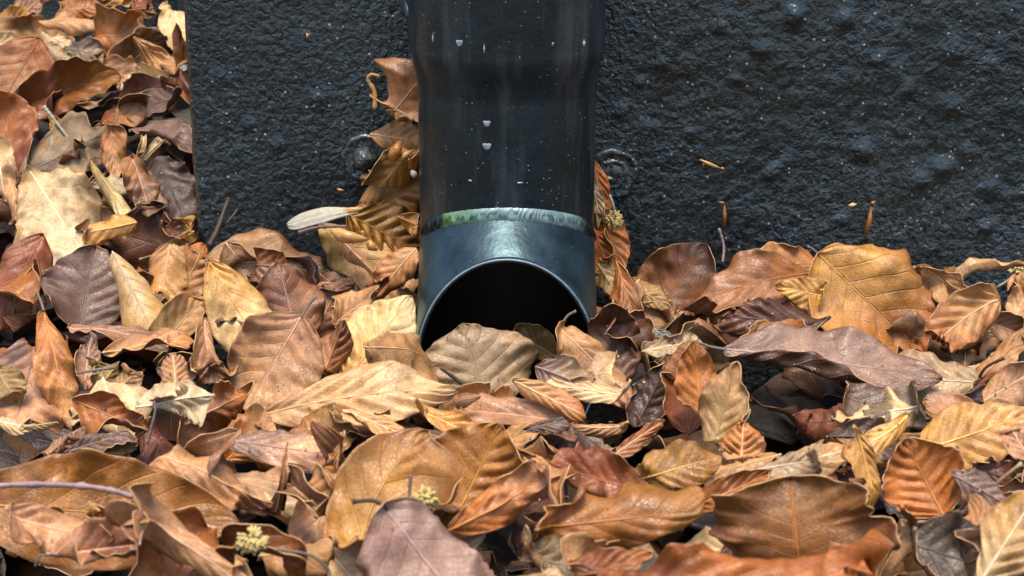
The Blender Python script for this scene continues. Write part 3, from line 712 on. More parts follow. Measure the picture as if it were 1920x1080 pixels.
# ---- front left
H(-60,944,432,978,215,'A',"big smooth ochre leaf with a scalloped upper edge behind the purple twig",c2='A',up=.12,lift=.045,lay=.2,cl=22,cr=14,ruf=.16,gain=1.0,vb=1.35,cor=.25,nz=.5,crv=0,ca=0.3)
H(256,850,482,936,88,'T',"tan wrinkled leaf reaching over the big ochre leaf",c2='K',up=.5,lift=.052,lay=.25,cl=-20,cr=-25,nz=1.8,cor=1,gain=1.05)
H(340,858,628,962,118,'K',"shiny pinkish leaf with long folds beside the big ochre leaf",c2='C',up=.45,lift=.052,lay=.25,cl=-35,cr=-25,nz=2.4,cor=.9,gain=1.1)
H(430,830,640,866,80,'P',"mauve-grey leaf lying flat beneath the brown leaf with an olive heart",c2='K',up=.6,lift=.036,lay=.3,cl=-10,gain=1.35)
H(644,856,566,1046,128,'T',"tan leaf drooping over a dark gap with a pale torn corner",c2='K',up=.25,lift=.056,lay=.15,cl=-30,cr=-18,tear=.2)
H(620,980,520,890,70,'K',"brownish leaf with a curled pale flap under the drooping tan leaf",c2='D',up=.2,lift=.05,lay=.2,cl=50,nz=1.6)
H(4,966,250,1000,112,'K',"pink-tan leaf roofed over a black gap at the front corner",c2='T',up=.4,lift=.066,lay=.2,cl=-32,cr=-28,gain=1.0,nz=1.4)
H(100,1046,275,1020,110,'K',"mauve-pink leaf hanging below the pink-tan roof leaf",c2='M',up=.15,lift=.06,lay=.2,cl=-12,gain=1.15)
H(244,952,470,1112,96,'K',"long wrinkled tan-pink leaf pointing diagonally out of the drift",c2='T',up=.2,lift=.07,lay=.15,cl=-35,cr=-40,nz=1.8,ruf=.14)
H(392,1012,628,1074,72,'D',"dark leaf trough holding yellow catkin crumbs",c2='O',up=.5,lift=.058,lay=.2,cl=45,cr=30,gain=1.0)
H(24,982,110,972,52,'A',"small amber leaf peeping from under the big ochre leaf",c2='O',up=.3,lift=.056,lay=.2,cl=-20)
H(150,978,262,946,66,'A',"ochre leaf tip above the long wrinkled tan-pink leaf",up=.2,lift=.056,lay=.2,cl=-20,gain=.95)
# ---- front middle
H(672,1084,792,832,170,'G',"large golden leaf curved like a hook around the yellow catkin",c2='A',up=.15,lift=.06,lay=.15,cl=25,cr=48,lat=-35,gain=1.05,vb=.8)
H(856,968,936,800,205,'A',"ochre-brown cupped leaf rising behind the mauve leaf",c2='A',up=.1,lift=.062,lay=.08,cl=24,cr=30,bend=28,cor=1.1,gain=1.2,ruf=.06,crv=0,ca=0.4)
H(722,956,895,1165,300,(.36,.255,.25),"large satiny mauve leaf with a dark hooked stalk at the front",c2=(.40,.27,.24),up=.35,lift=.082,lay=.15,cl=-40,cr=-22,st=42,sc=(1.0,.1),smat='stalk_dark',gain=1.0,nz=1.6,cor=.3,ruf=.08,crv=0,ca=0.4,cz=[(.3,-.5,190,.06,-70),(.45,.6,-10,.05,-60)])
H(848,990,1072,858,92,'O',"reddish leaf with a pale crumpled rim beside the ochre cup",c2='K',up=.25,lift=.076,lay=.15,cl=40,cr=-35,nz=2,ruf=.2,gain=1.05)
H(1212,922,1046,872,112,'R',"rust-red leaf dusted with pale grains",up=.2,lift=.062,lay=.15,cl=22,cr=12,gain=1.25,c2='R')
H(948,992,1296,956,118,'O',"wide rust-brown leaf with a rippled pale upper edge",c2='A',up=.25,lift=.074,lay=.15,cl=22,cr=-10,bend=15,ruf=.16,gain=.85)
H(640,764,870,836,92,'K',"dull brown leaf lying under the end of the corrugated leaf",c2='S',up=.5,lift=.036,lay=.2,cl=-15,cr=20)
H(772,766,912,834,56,'G',"pointed golden leaf folded along its length below the pipe mouth",c2='O',up=.4,lift=.05,lay=.2,cl=-30,cr=25,fold=10)
H(650,772,790,830,50,'T',"tan leaf with a twisted edge beside the dull brown one",up=.3,lift=.048,lay=.2,cl=-45,cr=30,twist=50)
H(850,850,1010,800,66,'G',"golden leaf scrap behind the ochre cup",c2='T',up=.5,lift=.044,lay=.2,cl=-18)
H(1082,794,836,768,78,'K',"smooth pink-brown leaf with a purple rolled end before the pipe",c2='K',up=.5,lift=.044,lay=.2,cl=-12,cr=-12,gain=1.05,cor=.2,nz=.5)
H(990,808,1088,790,46,'P',"purple-black rolled leaf end over a dark hollow",up=.3,lift=.052,lay=.2,cl=-70,gain=.8)
H(1184,796,1078,798,42,'T',"small tan leaf roll lying before the pinkish folded leaf",c2='K',up=.3,lift=.044,lay=.2,cl=-75)
H(956,836,1092,864,74,'T',"tan leaf crescent curling over a hole behind the reddish leaf",c2='O',up=.3,lift=.054,lay=.2,cl=60,cr=-20)
H(642,796,630,884,30,'T',"slim tan leaf roll standing in a black gap",up=.1,lift=.04,lay=.1,cl=-120)
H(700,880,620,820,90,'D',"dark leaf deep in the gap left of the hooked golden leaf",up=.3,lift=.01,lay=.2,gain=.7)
H(1130,870,1236,794,46,'K',"narrow pink-brown leaf slanting up beside the orange upright leaf",c2='O',up=.3,lift=.046,lay=.2,cl=-35,cor=1)
H(1090,868,1150,838,52,'B',"small grey-brown leaf fragment behind the rust-red leaf",up=.4,lift=.052,lay=.2,nz=2)
H(960,1024,1140,1066,88,'L',"dark olive leaf beneath the wide rust-brown leaf",c2='D',up=.5,lift=.06,lay=.2,gain=.65)
H(1030,1096,1210,1046,84,'R',"reddish leaf with a light crease at the front edge",c2='O',up=.35,lift=.085,lay=.2,fold=18,cl=-10,gain=1.15)
H(960,1088,1060,1100,50,'L',"olive-cream leaf edge at the front beside the mauve leaf",c2='C',up=.4,lift=.075,lay=.2,cl=-30)
# ---- pipe mouth
H(915,778,868,612,235,'B',"broad buff-grey leaf filling the pipe mouth",c2='B',up=.22,lift=.020,lay=.18,cl=-12,cr=-14,gain=1.2,cor=.7,nz=.7,ruf=.05,vb=.85,Y=(-.135,-.118),crv=0,ca=.45)
H(1040,668,962,622,76,'L',"small olive leaf inside the pipe mouth behind the buff-grey leaf",up=.2,Y=(-.100,-.094),gain=.7)
H(1044,612,1200,756,104,'T',"pinkish tan leaf folded over with its stalk pointing up into the pipe mouth",c2='K',up=.2,Y=(-.128,-.150),cl=-55,cr=-18,st=26,sc=(-.5,.1),smat='stalk_grey',gain=1.2,nz=1.2,cor=.9)
H(1186,748,1002,722,40,'C',"pale yellow ribbed leaf strip under the pinkish folded leaf",up=.5,lift=.050,lay=.2,cl=-20,vb=.4,cor=1)
H(968,716,1104,780,58,'T',"tan leaf curled over the lower right of the buff-grey leaf",c2='O',up=.35,lift=.046,lay=.2,cl=-20,cr=-55)
H(1156,690,1072,632,76,'K',"dusky brown leaf at the right lip of the pipe",c2='D',up=.2,Y=(-.112,-.106),cl=-15)
H(860,760,960,790,56,'B',"grey leaf sliver below the broad buff-grey leaf",up=.5,lift=.040,lay=.2,gain=1.1)
H(1010,690,1120,740,90,'P',"grey-purple leaf under the pinkish folded leaf",c2='B',up=.3,lift=.034,lay=.2,gain=1.4)
# ---- right of the pipe
H(1156,728,1146,556,104,'D',"tall dark brown leaf leaning on the pipe's right side",c2='D',up=.08,lift=.012,lay=.1,cl=-18,gain=1.05,vb=1.5,crv=1,ca=0.6)
H(1158,498,1206,652,50,'O',"orange-tan leaf strip with a wavy edge standing in front of the tall dark leaf",c2='K',up=.1,lift=.024,lay=.1,cl=25,cr=-15,ruf=.15,gain=1.05)
H(1196,790,1248,690,80,'D',"nearly black leaf in the hollow beside the orange upright leaf",up=.1,lift=.012,lay=.15,gain=.55)  # near-black colour paints the shade of the hole here
H(1222,600,1322,462,150,'O',"dark russet leaf cupped against the wall, upper rim rolled",c2='D',up=.1,lift=.022,lay=.08,cl=25,cr=40,gain=.78,vb=.8,bend=15,crv=1,ca=0.6)
H(1240,470,1310,520,60,'O',"tan rolled rim above the dark russet leaf",c2='T',up=.4,lift=.012,lay=.1,cl=-40)
H(1516,514,1306,572,104,'O',"chestnut leaf with a pale lower rim sloping from the wall foot",c2='K',up=.3,lift=.026,lay=.15,cl=20,cr=-15,gain=.9)
H(1540,498,1402,506,80,'O',"brown leaf lying against the wall foot left of the orange upright leaf",c2='T',up=.3,lift=.006,lay=.1,cl=-12,cr=-15,gain=.95)
H(1536,614,1318,596,92,'D',"very dark ribbed leaf with white crumbs under the chestnut leaf",c2='M',up=.2,lift=.030,lay=.12,cl=-20,gain=.75,cor=1,vb=.6)
H(1536,478,1726,664,250,'G',"large amber leaf standing before the wall with a folded left lobe",c2='O',up=.08,lift=.034,lay=.05,cl=-14,cr=50,e=.7,fold=6,gain=1.0,vb=.7,ruf=.07,cor=.7,st=22,sc=(.2,.2),smat='stalk_grey',crv=0,ca=0.35,cz=[(.3,-.45,200,.05,-60),(.7,.6,20,.05,-50)])
H(1556,560,1462,538,62,'G',"amber lobe-shaped leaf beside the large amber leaf",c2='G',up=.1,lift=.036,lay=.1,cl=-25,gain=.95)
H(1716,494,1742,648,108,'T',"tan veined leaf behind the large amber leaf",c2='K',up=.08,lift=.020,lay=.1,cl=-15,vb=.6,gain=.85)
H(1728,492,1850,596,78,'T',"tan leaf with a torn dark corner leaning right of the veined one",c2='T',up=.15,lift=.026,lay=.1,cl=-12,cr=-15,gain=1.0)
H(1768,518,1936,496,62,'C',"cream-edged leaf rolled over a rust inside at the wall foot",c2='T',up=.5,lift=.016,lay=.1,cl=-20,cr=60,gain=.9)
H(1888,556,1742,668,96,'T',"tan ribbed leaf curving down from an arched stalk",c2='O',up=.2,lift=.042,lay=.15,cl=-25,cr=15,lat=25,st=65,sc=(.7,.1),cor=1.3,gain=1.0)
H(1362,654,1756,706,165,(.34,.235,.215),"large dusky pink leaf strewn with sand, its lower rim turned up brown",c2=(.30,.20,.17),up=0.58,lift=.056,lay=.15,cl=-14,cr=-8,e=1.2,gain=1.0,ruf=.10,cor=1.1,cu=(.10,.042,.02),st=50,sc=(0,.25),smat='stalk_grey',key='sand',vb=1.2,crv=0,ca=0.25,cz=[(.5,.42,-8,.03,125)],twist=0)
H(1376,640,1516,634,72,'T',"tan leaf flap showing above the sandy dusky pink leaf",c2='O',up=.2,lift=.044,lay=.15,cl=-15,gain=1.05)
H(1836,716,1636,684,112,'B',"flat buff-grey leaf to the right of the sandy pink leaf",c2='B',up=.45,lift=.046,lay=.2,cl=-12,gain=1.12,st=45,sc=(-.7,.1),smat='stalk_dark')
H(1762,752,1584,800,98,'S',"dull grey leaf with a dark underside below the buff-grey one",c2='B',up=.5,lift=.048,lay=.2,cl=-25,gain=1.1)
H(1292,806,1262,640,108,'R',"rust-orange leaf folded upright into a spout",c2='O',up=.05,lift=.044,lay=.08,cl=35,cr=-30,gain=1.4,vb=.9)
H(1316,798,1304,664,84,'O',"bright orange leaf flap curled round the rust-orange spout",c2='O',up=.05,lift=.054,lay=.08,cl=-20,cr=-45,gain=1.15)
H(1338,836,1378,694,100,'L',"olive-tan veined leaf behind the bright orange flap",c2='T',up=.08,lift=.040,lay=.1,cl=-20,gain=.8,vb=.7)
H(1210,660,1330,648,50,'C',"thin yellowish leaf edge between the wavy strip and the orange spout",up=.5,lift=.026,lay=.2,gain=.75)
H(1818,728,1936,612,60,'O',"orange-tan leaf blade slanting up at the drift's right rim",c2='T',up=.2,lift=.044,lay=.15,cl=-25,cr=20)
H(1836,756,1944,690,76,'T',"speckled tan leaf under the slanting orange blade",c2='K',up=.2,lift=.050,lay=.15,cl=-20,gain=1.0)
H(1726,846,1934,776,132,'G',"large golden leaf with bold parallel veins at the right rim",c2='T',up=.15,lift=.056,lay=.12,cl=-25,cr=-15,vb=1.4,cor=1.0,gain=1.1,crv=1,ca=0.5)
H(1936,870,1886,786,60,'K',"pinkish leaf overlapping the golden leaf with bold veins",up=.1,lift=.066,lay=.15,gain=1.1)
H(1764,778,1862,722,54,'P',"black-purple leaf curl above the golden leaf with bold veins",up=.3,lift=.046,lay=.15,cl=70,cr=-20,gain=.6)
H(1694,782,1524,856,48,'G',"slender yellow leaf bent in a long arc",c2='C',up=.4,lift=.060,lay=.15,cl=-20,cr=30,lat=-35,gain=1.15)
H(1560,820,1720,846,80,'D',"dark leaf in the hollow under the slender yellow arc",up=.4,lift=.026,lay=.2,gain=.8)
H(1900,600,1940,520,60,'T',"tan leaf scrap at the wall foot beyond the arched stalk",up=.2,lift=.01,lay=.1)
H(1840,600,1936,640,70,'K',"brown leaf in the shade below the cream-edged roll",c2='D',up=.3,lift=.02,lay=.15)
# ---- front right
H(1388,886,1394,792,84,'T',"small shell-shaped tan leaf with close ribs",c2='O',up=.1,lift=.064,lay=.1,cl=-35,cor=1.6,gain=1.35,crv=1,ca=0.5)
H(1190,906,1340,862,104,'G',"golden ochre leaf with a soft ridge behind the rust-brown leaves",c2='A',up=.3,lift=.058,lay=.15,cl=-20,cr=-20,gain=1.0)
H(1424,888,1612,836,76,'C',"pale tan leaf lying behind the big russet fan",c2='T',up=.45,lift=.056,lay=.15,cl=-20,nz=1.5,gain=1.0,crv=0,ca=0.3)
H(1606,802,1642,938,56,'G',"golden leaf folded narrow beside the orange shell leaf",c2='G',up=.1,lift=.064,lay=.12,cl=-45,cr=20,gain=1.05)
H(1768,966,1698,826,165,'O',"glossy orange leaf cupped like a shell",c2='O',up=.1,lift=.070,lay=.08,cl=38,cr=48,gain=1.4,cor=1.2,vb=.85,bend=30,ruf=.04,crv=0,ca=0.3)
H(1502,1090,1482,916,390,'O',"big russet fan-shaped leaf with pale veins standing upright in front",c2='A',up=.12,lift=.080,lay=.06,cl=10,cr=12,gain=.72,cor=.7,vb=1.7,pw=.8,ruf=.05)
H(1140,1092,1640,1100,150,'R',"wide rust leaf with pale rims along the front edge",sd=5,tear=.1,c2='O',up=.3,lift=.110,lay=.15,cl=-15,cr=-20,fold=-5,gain=.95,ruf=0.16,nz=2.6,crv=3,ca=0.7)
H(1648,998,1888,968,60,'O',"orange-brown leaf edge in a long wave beneath the orange shell",c2='T',up=.6,lift=.070,lay=.2,cl=-20,cr=30,ruf=.2)
H(1686,1010,1880,1066,150,'S',"slate-dark wet leaf with a moss crumb in the front right hollow",c2='P',up=.35,lift=.062,lay=.2,cl=15,gain=.75)
H(1826,1110,1946,922,118,'C',"golden cream leaf with bold ribs at the front right corner",c2='G',up=.15,lift=.096,lay=.1,cl=-20,cr=-15,cor=1.6,gain=.85,crv=1,ca=0.5)
H(1780,888,1908,958,84,'P',"muted purple leaf right of the orange shell",up=.2,lift=.062,lay=.15,cl=-20,gain=1.25)
H(1820,870,1936,900,60,'D',"dark leaf bits below the golden leaf with bold veins",c2='M',up=.4,lift=.054,lay=.2,nz=2)
H(1424,880,1546,862,70,'B',"soft buff leaf rising behind the russet fan",up=.2,lift=.066,lay=.15,cl=-20,gain=1.1)
H(1300,950,1440,890,60,'O',"orange leaf corner behind the left wing of the russet fan",up=.3,lift=.066,lay=.15,cl=20)
# ---- leaves caught between wall and pipe
H(714,240,804,126,118,'T',"pink-tan leaf caught high between wall and pipe with its stalk sticking out",c2='K',up=.0,Y=(-.030,-.030),cl=-15,cr=-25,st=48,sc=(-.75,.1),gain=1.12,smat='stalk')
H(792,248,684,376,82,'G',"golden leaf folded against the pipe beside the domed bolt",c2='L',up=.0,Y=(-.040,-.034),cl=-25,cr=35,vb=.7,gain=.92,lat=-10)
H(684,396,808,330,100,'A',"dark ochre leaf under the folded golden one",up=.0,Y=(-.020,-.022),cl=-12,gain=.8,vb=1.3)
H(652,402,800,478,120,'G',"golden leaf with bold dark ribs wedged beside the pipe",c2='A',up=.05,Y=(-.042,-.038),cl=-15,cr=-12,cor=2.0,vb=.5,gain=.9,crv=1,ca=0.5)
H(608,424,782,560,112,'L',"tan and gold leaf slanting down to the pipe from the wall foot",c2='T',up=.1,Y=(-.046,-.062),cl=-20,cr=-16,vb=.7,gain=1.15,cor=.9)
H(640,450,720,530,60,'K',"reddish strip of leaf over the slanting tan and gold leaf",c2='T',up=.1,Y=(-.056,-.066),cl=-40,gain=1.1)
H(748,408,796,428,40,'O',"small orange leaf corner poking out beside the pipe",c2='G',up=.0,Y=(-.052,-.058),gain=1.2)
H(1112,304,1138,424,48,'O',"orange leaf with a pale stalk squeezed right of the pipe",c2='O',up=.0,Y=(-.026,-.030),cl=-30,gain=1.1)
H(1106,330,1126,410,34,'C',"cream leaf edge squeezed between the orange leaf and the pipe",up=.0,Y=(-.036,-.036),gain=.8)
H(1118,388,1164,500,72,'O',"brown-orange leaf hanging below the catkin tassel",c2='O',up=.0,Y=(-.018,-.026),cl=-25,gain=.95)
H(1112,420,1140,510,50,'R',"red-brown leaf scroll between pipe and the brown-orange leaf",c2='O',up=.0,Y=(-.034,-.040),cl=40,gain=1.1)
H(1118,490,1170,570,58,'L',"buff leaf tangle at the wall foot right of the pipe",c2='C',up=.2,Y=(-.040,-.055),cl=-30,nz=2)
H(1175,530,1250,575,60,'T',"tan leaf rim at the wall foot beside the dark russet leaf",c2='L',up=.3,lift=.012,lay=.1,cl=-25)
H(700,252,808,268,74,'T',"tan and amber leaf wedged behind the bud scales beside the pipe",c2='G',up=.0,Y=(-.026,-.030),cl=-25,gain=1.0,crv=2)
H(776,470,700,560,70,'T',"thin tan leaf hugging the pipe below the ribbed golden one",c2='O',up=.05,Y=(-.066,-.070),cl=-40,gain=1.0,crv=2)
H(580,648,646,512,92,'K',"pinkish brown leaf behind the bright golden leaf, filling the gap to the wall",c2='M',up=.12,lift=.012,lay=.12,cl=-15,crv=2)
H(590,566,700,600,82,'T',"tan leaf lying under the slanting tan and gold leaf",c2='K',up=.3,lift=.008,lay=.15,cl=-20,crv=2)
H(1560,740,1720,800,90,'P',"muted brown-grey leaf in the shade below the sandy pink leaf",c2='S',up=.35,lift=.030,lay=.15,cl=-20,crv=2)
H(470,620,560,540,90,'D',"dark brown leaf filling the gap between the golden oval leaf and the maroon-topped one",c2='O',up=.15,lift=.008,lay=.12,cl=-15,crv=2)
H(334,566,392,440,92,'T',"tan leaf standing at the wall corner behind the curled tan leaf",c2='O',up=.1,lift=.010,lay=.1,cl=-18,crv=2)
H(600,720,640,610,84,'O',"russet leaf upright in the gap behind the corrugated leaf",c2='D',up=.1,lift=.012,lay=.1,cl=-18,crv=2)
# ---------------------------------------------------------------- half-buried leaves between and below the named ones
KINDS = [("dark brown leaf", "half buried dark brown leaves", ['D', 'M', 'D']),
         ("dull tan leaf", "half hidden tan leaves", ['T', 'K', 'T']),
         ("orange-brown leaf", "half hidden orange leaves", ['O', 'A', 'R']),
         ("greyish leaf", "half hidden grey leaves", ['P', 'B', 'S'])]
fr = random.Random(41)
short = {}
for p_, l_ in heroes:
    m_ = re.match(r"(.*?\bleaf\b)", l_)
    if m_: short.setdefault(m_.group(1), []).append(p_)
short = [(v[0], k) for k, v in short.items() if len(v) == 1 and 3 <= len(k.split()) <= 6]
used = set()
def beside(p, kind):                   # a buried leaf is told apart by the named leaf it lies against
    for q, k in sorted(short, key=lambda t: (t[0]-p).length)[:3]:
        l_ = kind + " half buried beside the " + k
        if l_ not in used: used.add(l_); return l_
    return None
def wall_foot(px): return 60 if px < 340 else (455 if px < 780 else (690 if px < 1130 else 560))
cnt = 0; tries = 0; placed = []
foot = [(fr.uniform(1180, 1930), fr.uniform(548, 610)) for _ in range(18)] + [(fr.uniform(370, 770), fr.uniform(480, 540)) for _ in range(5)] + [(fr.uniform(0, 340), fr.uniform(30, 440)) for _ in range(14)]
while cnt < 82 and tries < 6000:
    tries += 1
    px = fr.uniform(-60, 1980); y0 = wall_foot(px)
    py = y0 + (1120-y0)*fr.random()
    ft = cnt < len(foot)
    if ft: px, py = foot[cnt]
    if not ft and any((px-a)**2+((py-b)*1.5)**2 < 80**2 for a, b in placed): continue
    placed.append((px, py)); cnt += 1
    d = surf_d(px, py); p = at_d(px, py, d)
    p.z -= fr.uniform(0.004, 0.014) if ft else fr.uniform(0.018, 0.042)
    if p.x > WALL_X and p.y > -0.030: p.y = -0.030
    Lf = fr.uniform(0.045, 0.070); yaw = fr.uniform(0, 6.28)
    ax = Vector((math.cos(yaw), math.sin(yaw), fr.uniform(-0.35, 0.35))).normalized()
    n = Vector((fr.uniform(-.5, .5), fr.uniform(-2.2, -.3) if ft else fr.uniform(-1.0, 0.1), 1.0)).normalized()
    kd = fr.choices(KINDS, weights=[4, 3, 3, 2])[0]
    g_ = fr.uniform(0.6, 1.0) if ft else fr.uniform(0.22, 0.6)  # deep ones darkened, so their colour carries the shade of the gaps
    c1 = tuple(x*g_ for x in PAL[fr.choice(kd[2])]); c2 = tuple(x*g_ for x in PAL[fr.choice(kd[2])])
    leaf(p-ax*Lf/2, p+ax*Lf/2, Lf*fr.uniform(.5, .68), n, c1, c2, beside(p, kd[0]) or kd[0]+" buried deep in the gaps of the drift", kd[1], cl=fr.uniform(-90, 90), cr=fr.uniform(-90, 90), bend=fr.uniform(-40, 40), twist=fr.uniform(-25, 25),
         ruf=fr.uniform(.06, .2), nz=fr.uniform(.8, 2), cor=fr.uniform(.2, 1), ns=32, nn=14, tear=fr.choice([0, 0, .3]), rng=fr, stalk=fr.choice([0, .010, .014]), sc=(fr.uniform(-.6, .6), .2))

SMALL = [("small curled tan leaf", 'TTK'), ("small curled cream leaf", 'CCW'), ("small curled orange-brown leaf", 'OOA'), ("small crumpled dark leaf", 'DMP')]
cnt = 0; tries = 0; near = []
while cnt < 52 and tries < 4000:
    tries += 1
    px = fr.uniform(-20, 1940); y0 = wall_foot(px)+15; py = y0+(1080-y0)*fr.random()
    if any((px-a)**2+((py-b)*1.4)**2 < 105**2 for a, b in near): continue
    near.append((px, py)); cnt += 1
    p = at_d(px, py, surf_d(px, py)-fr.uniform(.016, .044)*(0.55+0.75*(py-400)/680)); dep = (p-CAM).dot(FWD)
    Lf = fr.uniform(.024, .042); yaw = fr.uniform(0, 6.28); ax = Vector((math.cos(yaw), math.sin(yaw)*.7, fr.uniform(-.5, .5))).normalized()
    n = Vector((fr.uniform(-.6, .6), fr.uniform(-1.3, 0), 1)).normalized()
    nm, ks = fr.choices(SMALL, weights=[4, 3, 3, 2])[0]; g_ = fr.uniform(.8, 1.15); c1 = tuple(v*g_ for v in PAL[fr.choice(ks)])
    cv = fr.choice((-1, -1, 1))*fr.uniform(60, 130)
    l_ = beside(p, nm); l_ = l_.replace(" half buried beside ", " lying beside ") if l_ else nm+" lying loose between bigger leaves"
    leaf(p-ax*Lf/2, p+ax*Lf/2, Lf*fr.uniform(.5, .8), n, c1, None, l_, "small curled leaves", cl=cv, cr=cv*fr.uniform(.2, 1.1), bend=fr.uniform(-60, 60), twist=fr.uniform(-60, 60),
         ruf=fr.uniform(.1, .3), nz=fr.uniform(1, 2.4), cor=fr.uniform(.3, 1.2), ns=36, nn=16, tear=fr.choice([0, .3, .6]), rng=fr, stalk=fr.choice([0, 0, .009]), sc=(fr.uniform(-.6, .6), .2))

# ---------------------------------------------------------------- deep litter: flattened leaves nobody can count, carpeting the ground far around
def litter():
    lr = random.Random(5); V, F, UV, TI = [], [], [], []
    def add(p, L, W, yaw, n, c, cu):
        a = Vector((math.cos(yaw), math.sin(yaw), 0)); a = (a-n*a.dot(n)).normalized(); sd = a.cross(n)
        k = len(V); ns_, nn_ = 7, 4
        ph = lr.random()*6
        for i in range(ns_+1):
            s = i/ns_; f = shape(s, .9)
            for j in range(nn_+1):
                t = -1+2*j/nn_
                q = p + a*(L*(s-.5)) + sd*(W/2*f*t) + n*(cu*W*(t*t*f - .3) + .12*W*math.sin(5*s+ph)*t)
                if q.x > WALL_X-0.003 and q.y > -0.004: q.y = -0.004 if p.y < 0 else q.y
                if q.y > 0 and q.x > WALL_X-0.003: q.x = WALL_X-0.003
                if q.z < GROUND+0.002: q.z = GROUND+0.002
                V.append(q); UV.append((t*.5+.5, s)); TI.append((*c, 1.2))
        for i in range(ns_):
            for j in range(nn_):
                b0 = k+i*(nn_+1)+j; F.append((b0, b0+1, b0+nn_+2, b0+nn_+1))
    keys = list(PAL)
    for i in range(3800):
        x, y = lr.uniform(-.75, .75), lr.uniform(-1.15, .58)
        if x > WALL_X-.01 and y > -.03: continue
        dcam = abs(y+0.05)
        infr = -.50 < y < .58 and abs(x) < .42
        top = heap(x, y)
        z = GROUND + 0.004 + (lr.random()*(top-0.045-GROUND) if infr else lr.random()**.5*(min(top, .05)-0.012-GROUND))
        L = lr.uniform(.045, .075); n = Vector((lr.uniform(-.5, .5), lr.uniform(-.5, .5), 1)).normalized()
        c = PAL[lr.choice('DDMSSRA' if infr else keys)]; g_ = lr.uniform(.12, .35) if infr else lr.uniform(.6, .95)  # litter in view coloured near black to paint shade into the gaps
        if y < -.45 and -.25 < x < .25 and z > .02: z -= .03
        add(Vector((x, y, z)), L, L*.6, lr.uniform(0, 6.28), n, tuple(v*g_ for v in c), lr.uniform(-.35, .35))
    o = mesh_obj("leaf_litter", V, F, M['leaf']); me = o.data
    ul = me.uv_layers.new(name="UVMap"); at = me.color_attributes.new("tint", 'FLOAT_COLOR', 'POINT')
    at.data.foreach_set("color", [x for t_ in TI for x in t_])
    vi = [0]*len(me.loops); me.loops.foreach_get("vertex_index", vi)
    ul.data.foreach_set("uv", [x for v_ in vi for x in UV[v_]])
    o['kind'] = 'stuff'; tag(o, "deep litter of decaying leaves under the drift", "leaf litter")
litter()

# ---------------------------------------------------------------- small things
def stem(name, pts, r0, r1, m, label, cat, lift=0.05, Y=None, nodes=0):
    ws = []
    for i, (px, py) in enumerate(pts):
        if Y is not None: ws.append(at_Y(px, py, Y if not isinstance(Y, (list, tuple)) else Y[i]))
        else: ws.append(at_d(px, py, surf_d(sum(p[0] for p in pts)/len(pts), sum(p[1] for p in pts)/len(pts))-lift))
    cp = curve_pts(ws, 26)
    if Y is None: kf = 0.72*min(1, (ws[0]-CAM).dot(FWD)/0.62)**1.4; r0 *= kf; r1 *= kf*.8
    rad = [(r0+(r1-r0)*i/25)*(1+0.12*math.sin(i*1.7)+0.1*noise.noise(Vector((i*.9, r0*1e4, 0)))) for i in range(26)]
    for k in range(nodes): rad[int(25*(k+1)/(nodes+1))] *= 1.45
    V, F = tube(cp, rad, 9, 0.08)
    o = mesh_obj(name, V, F, M[m], None, cp[0]); tag(o, label, cat); return o
stem("twig", [(-30, 912), (70, 908), (160, 912), (212, 920), (250, 932)], .0017, .0022, 'twig', "purple-brown twig lying across the big ochre leaf", "twig", .082, nodes=3)
stem("leaf_stalk", [(22, 48), (48, 24), (80, -6)], .0012, .0010, 'bud_pale', "long pink stem crossing the back of the corner drift", "stem", .03)
stem("leaf_stalk", [(82, 200), (100, 222), (135, 268)], .0019, .0009, 'wing', "thick pale stem beside the small folded golden leaf", "stem", .045)
stem("leaf_stalk", [(142, 700), (178, 694), (214, 689)], .0007, .0012, 'stalk_grey', "thin grey stem bridging the gap beside the wrinkled roll", "stem", .06)
stem("leaf_stalk", [(66, 1062), (72, 1046), (88, 1040), (112, 1040)], .0007, .0007, 'frag', "thin hooked green-grey stem in the black front corner", "stem", .07)
stem("leaf_stalk", [(520, 1030), (580, 1040), (612, 1062), (620, 1078)], .0010, .0008, 'frag', "curved green-grey stem beside the dark trough", "stem", .085)
stem("leaf_stalk", [(276, 832), (284, 800), (291, 770), (288, 752)], .0007, .0011, 'stalk_grey', "upright dark stem before the creamy white leaf", "stem", .075)
stem("leaf_stalk", [(1794, 836), (1800, 858), (1806, 884)], .0012, .0009, 'stalk_grey', "short grey stem right of the orange shell leaf", "stem", .08)
stem("leaf_stalk", [(826, 690), (862, 716), (892, 738), (916, 756)], .0006, .0013, 'stalk_dark', "dark stem lying on the broad buff-grey leaf", "stem", Y=(-.142, -.143, -.146, -.150))
stem("leaf_stalk", [(1090, 682), (1120, 672), (1142, 652)], .0008, .0012, 'stalk_grey', "pale stem leaning at the right lip of the pipe", "stem", Y=(-.128, -.126, -.122))
stem("leaf_stalk", [(770, 890), (768, 920), (766, 952)], .0013, .0008, 'stalk_grey', "grey stem standing beside the yellow catkin", "stem", .098)
stem("leaf_stalk", [(392, 462), (408, 430), (424, 385), (430, 372)], .0016, .0008, 'stalk_dark', "forked dark stem leaning on the foot of the wall", "stem", Y=(-.030, -.024, -.012, -.008))
stem("leaf_stalk", [(410, 428), (428, 415), (446, 393)], .0008, .0007, 'stalk_dark', "short side branch of the dark stem on the wall", "stem", Y=(-.020, -.014, -.008))
stem("leaf_stalk", [(703, 205), (702, 172), (690, 150), (696, 140), (712, 143)], .0012, .0007, 'bud_pale', "tan curled stem hooked against the wall above the pink-tan leaf", "stem", Y=(-.010, -.008, -.007, -.007, -.007))
stem("leaf_stalk", [(1355, 492), (1357, 462), (1348, 428)], .0006, .0008, 'twig', "thin pink stem leaning on the wall", "stem", Y=(-.012, -.007, -.005))
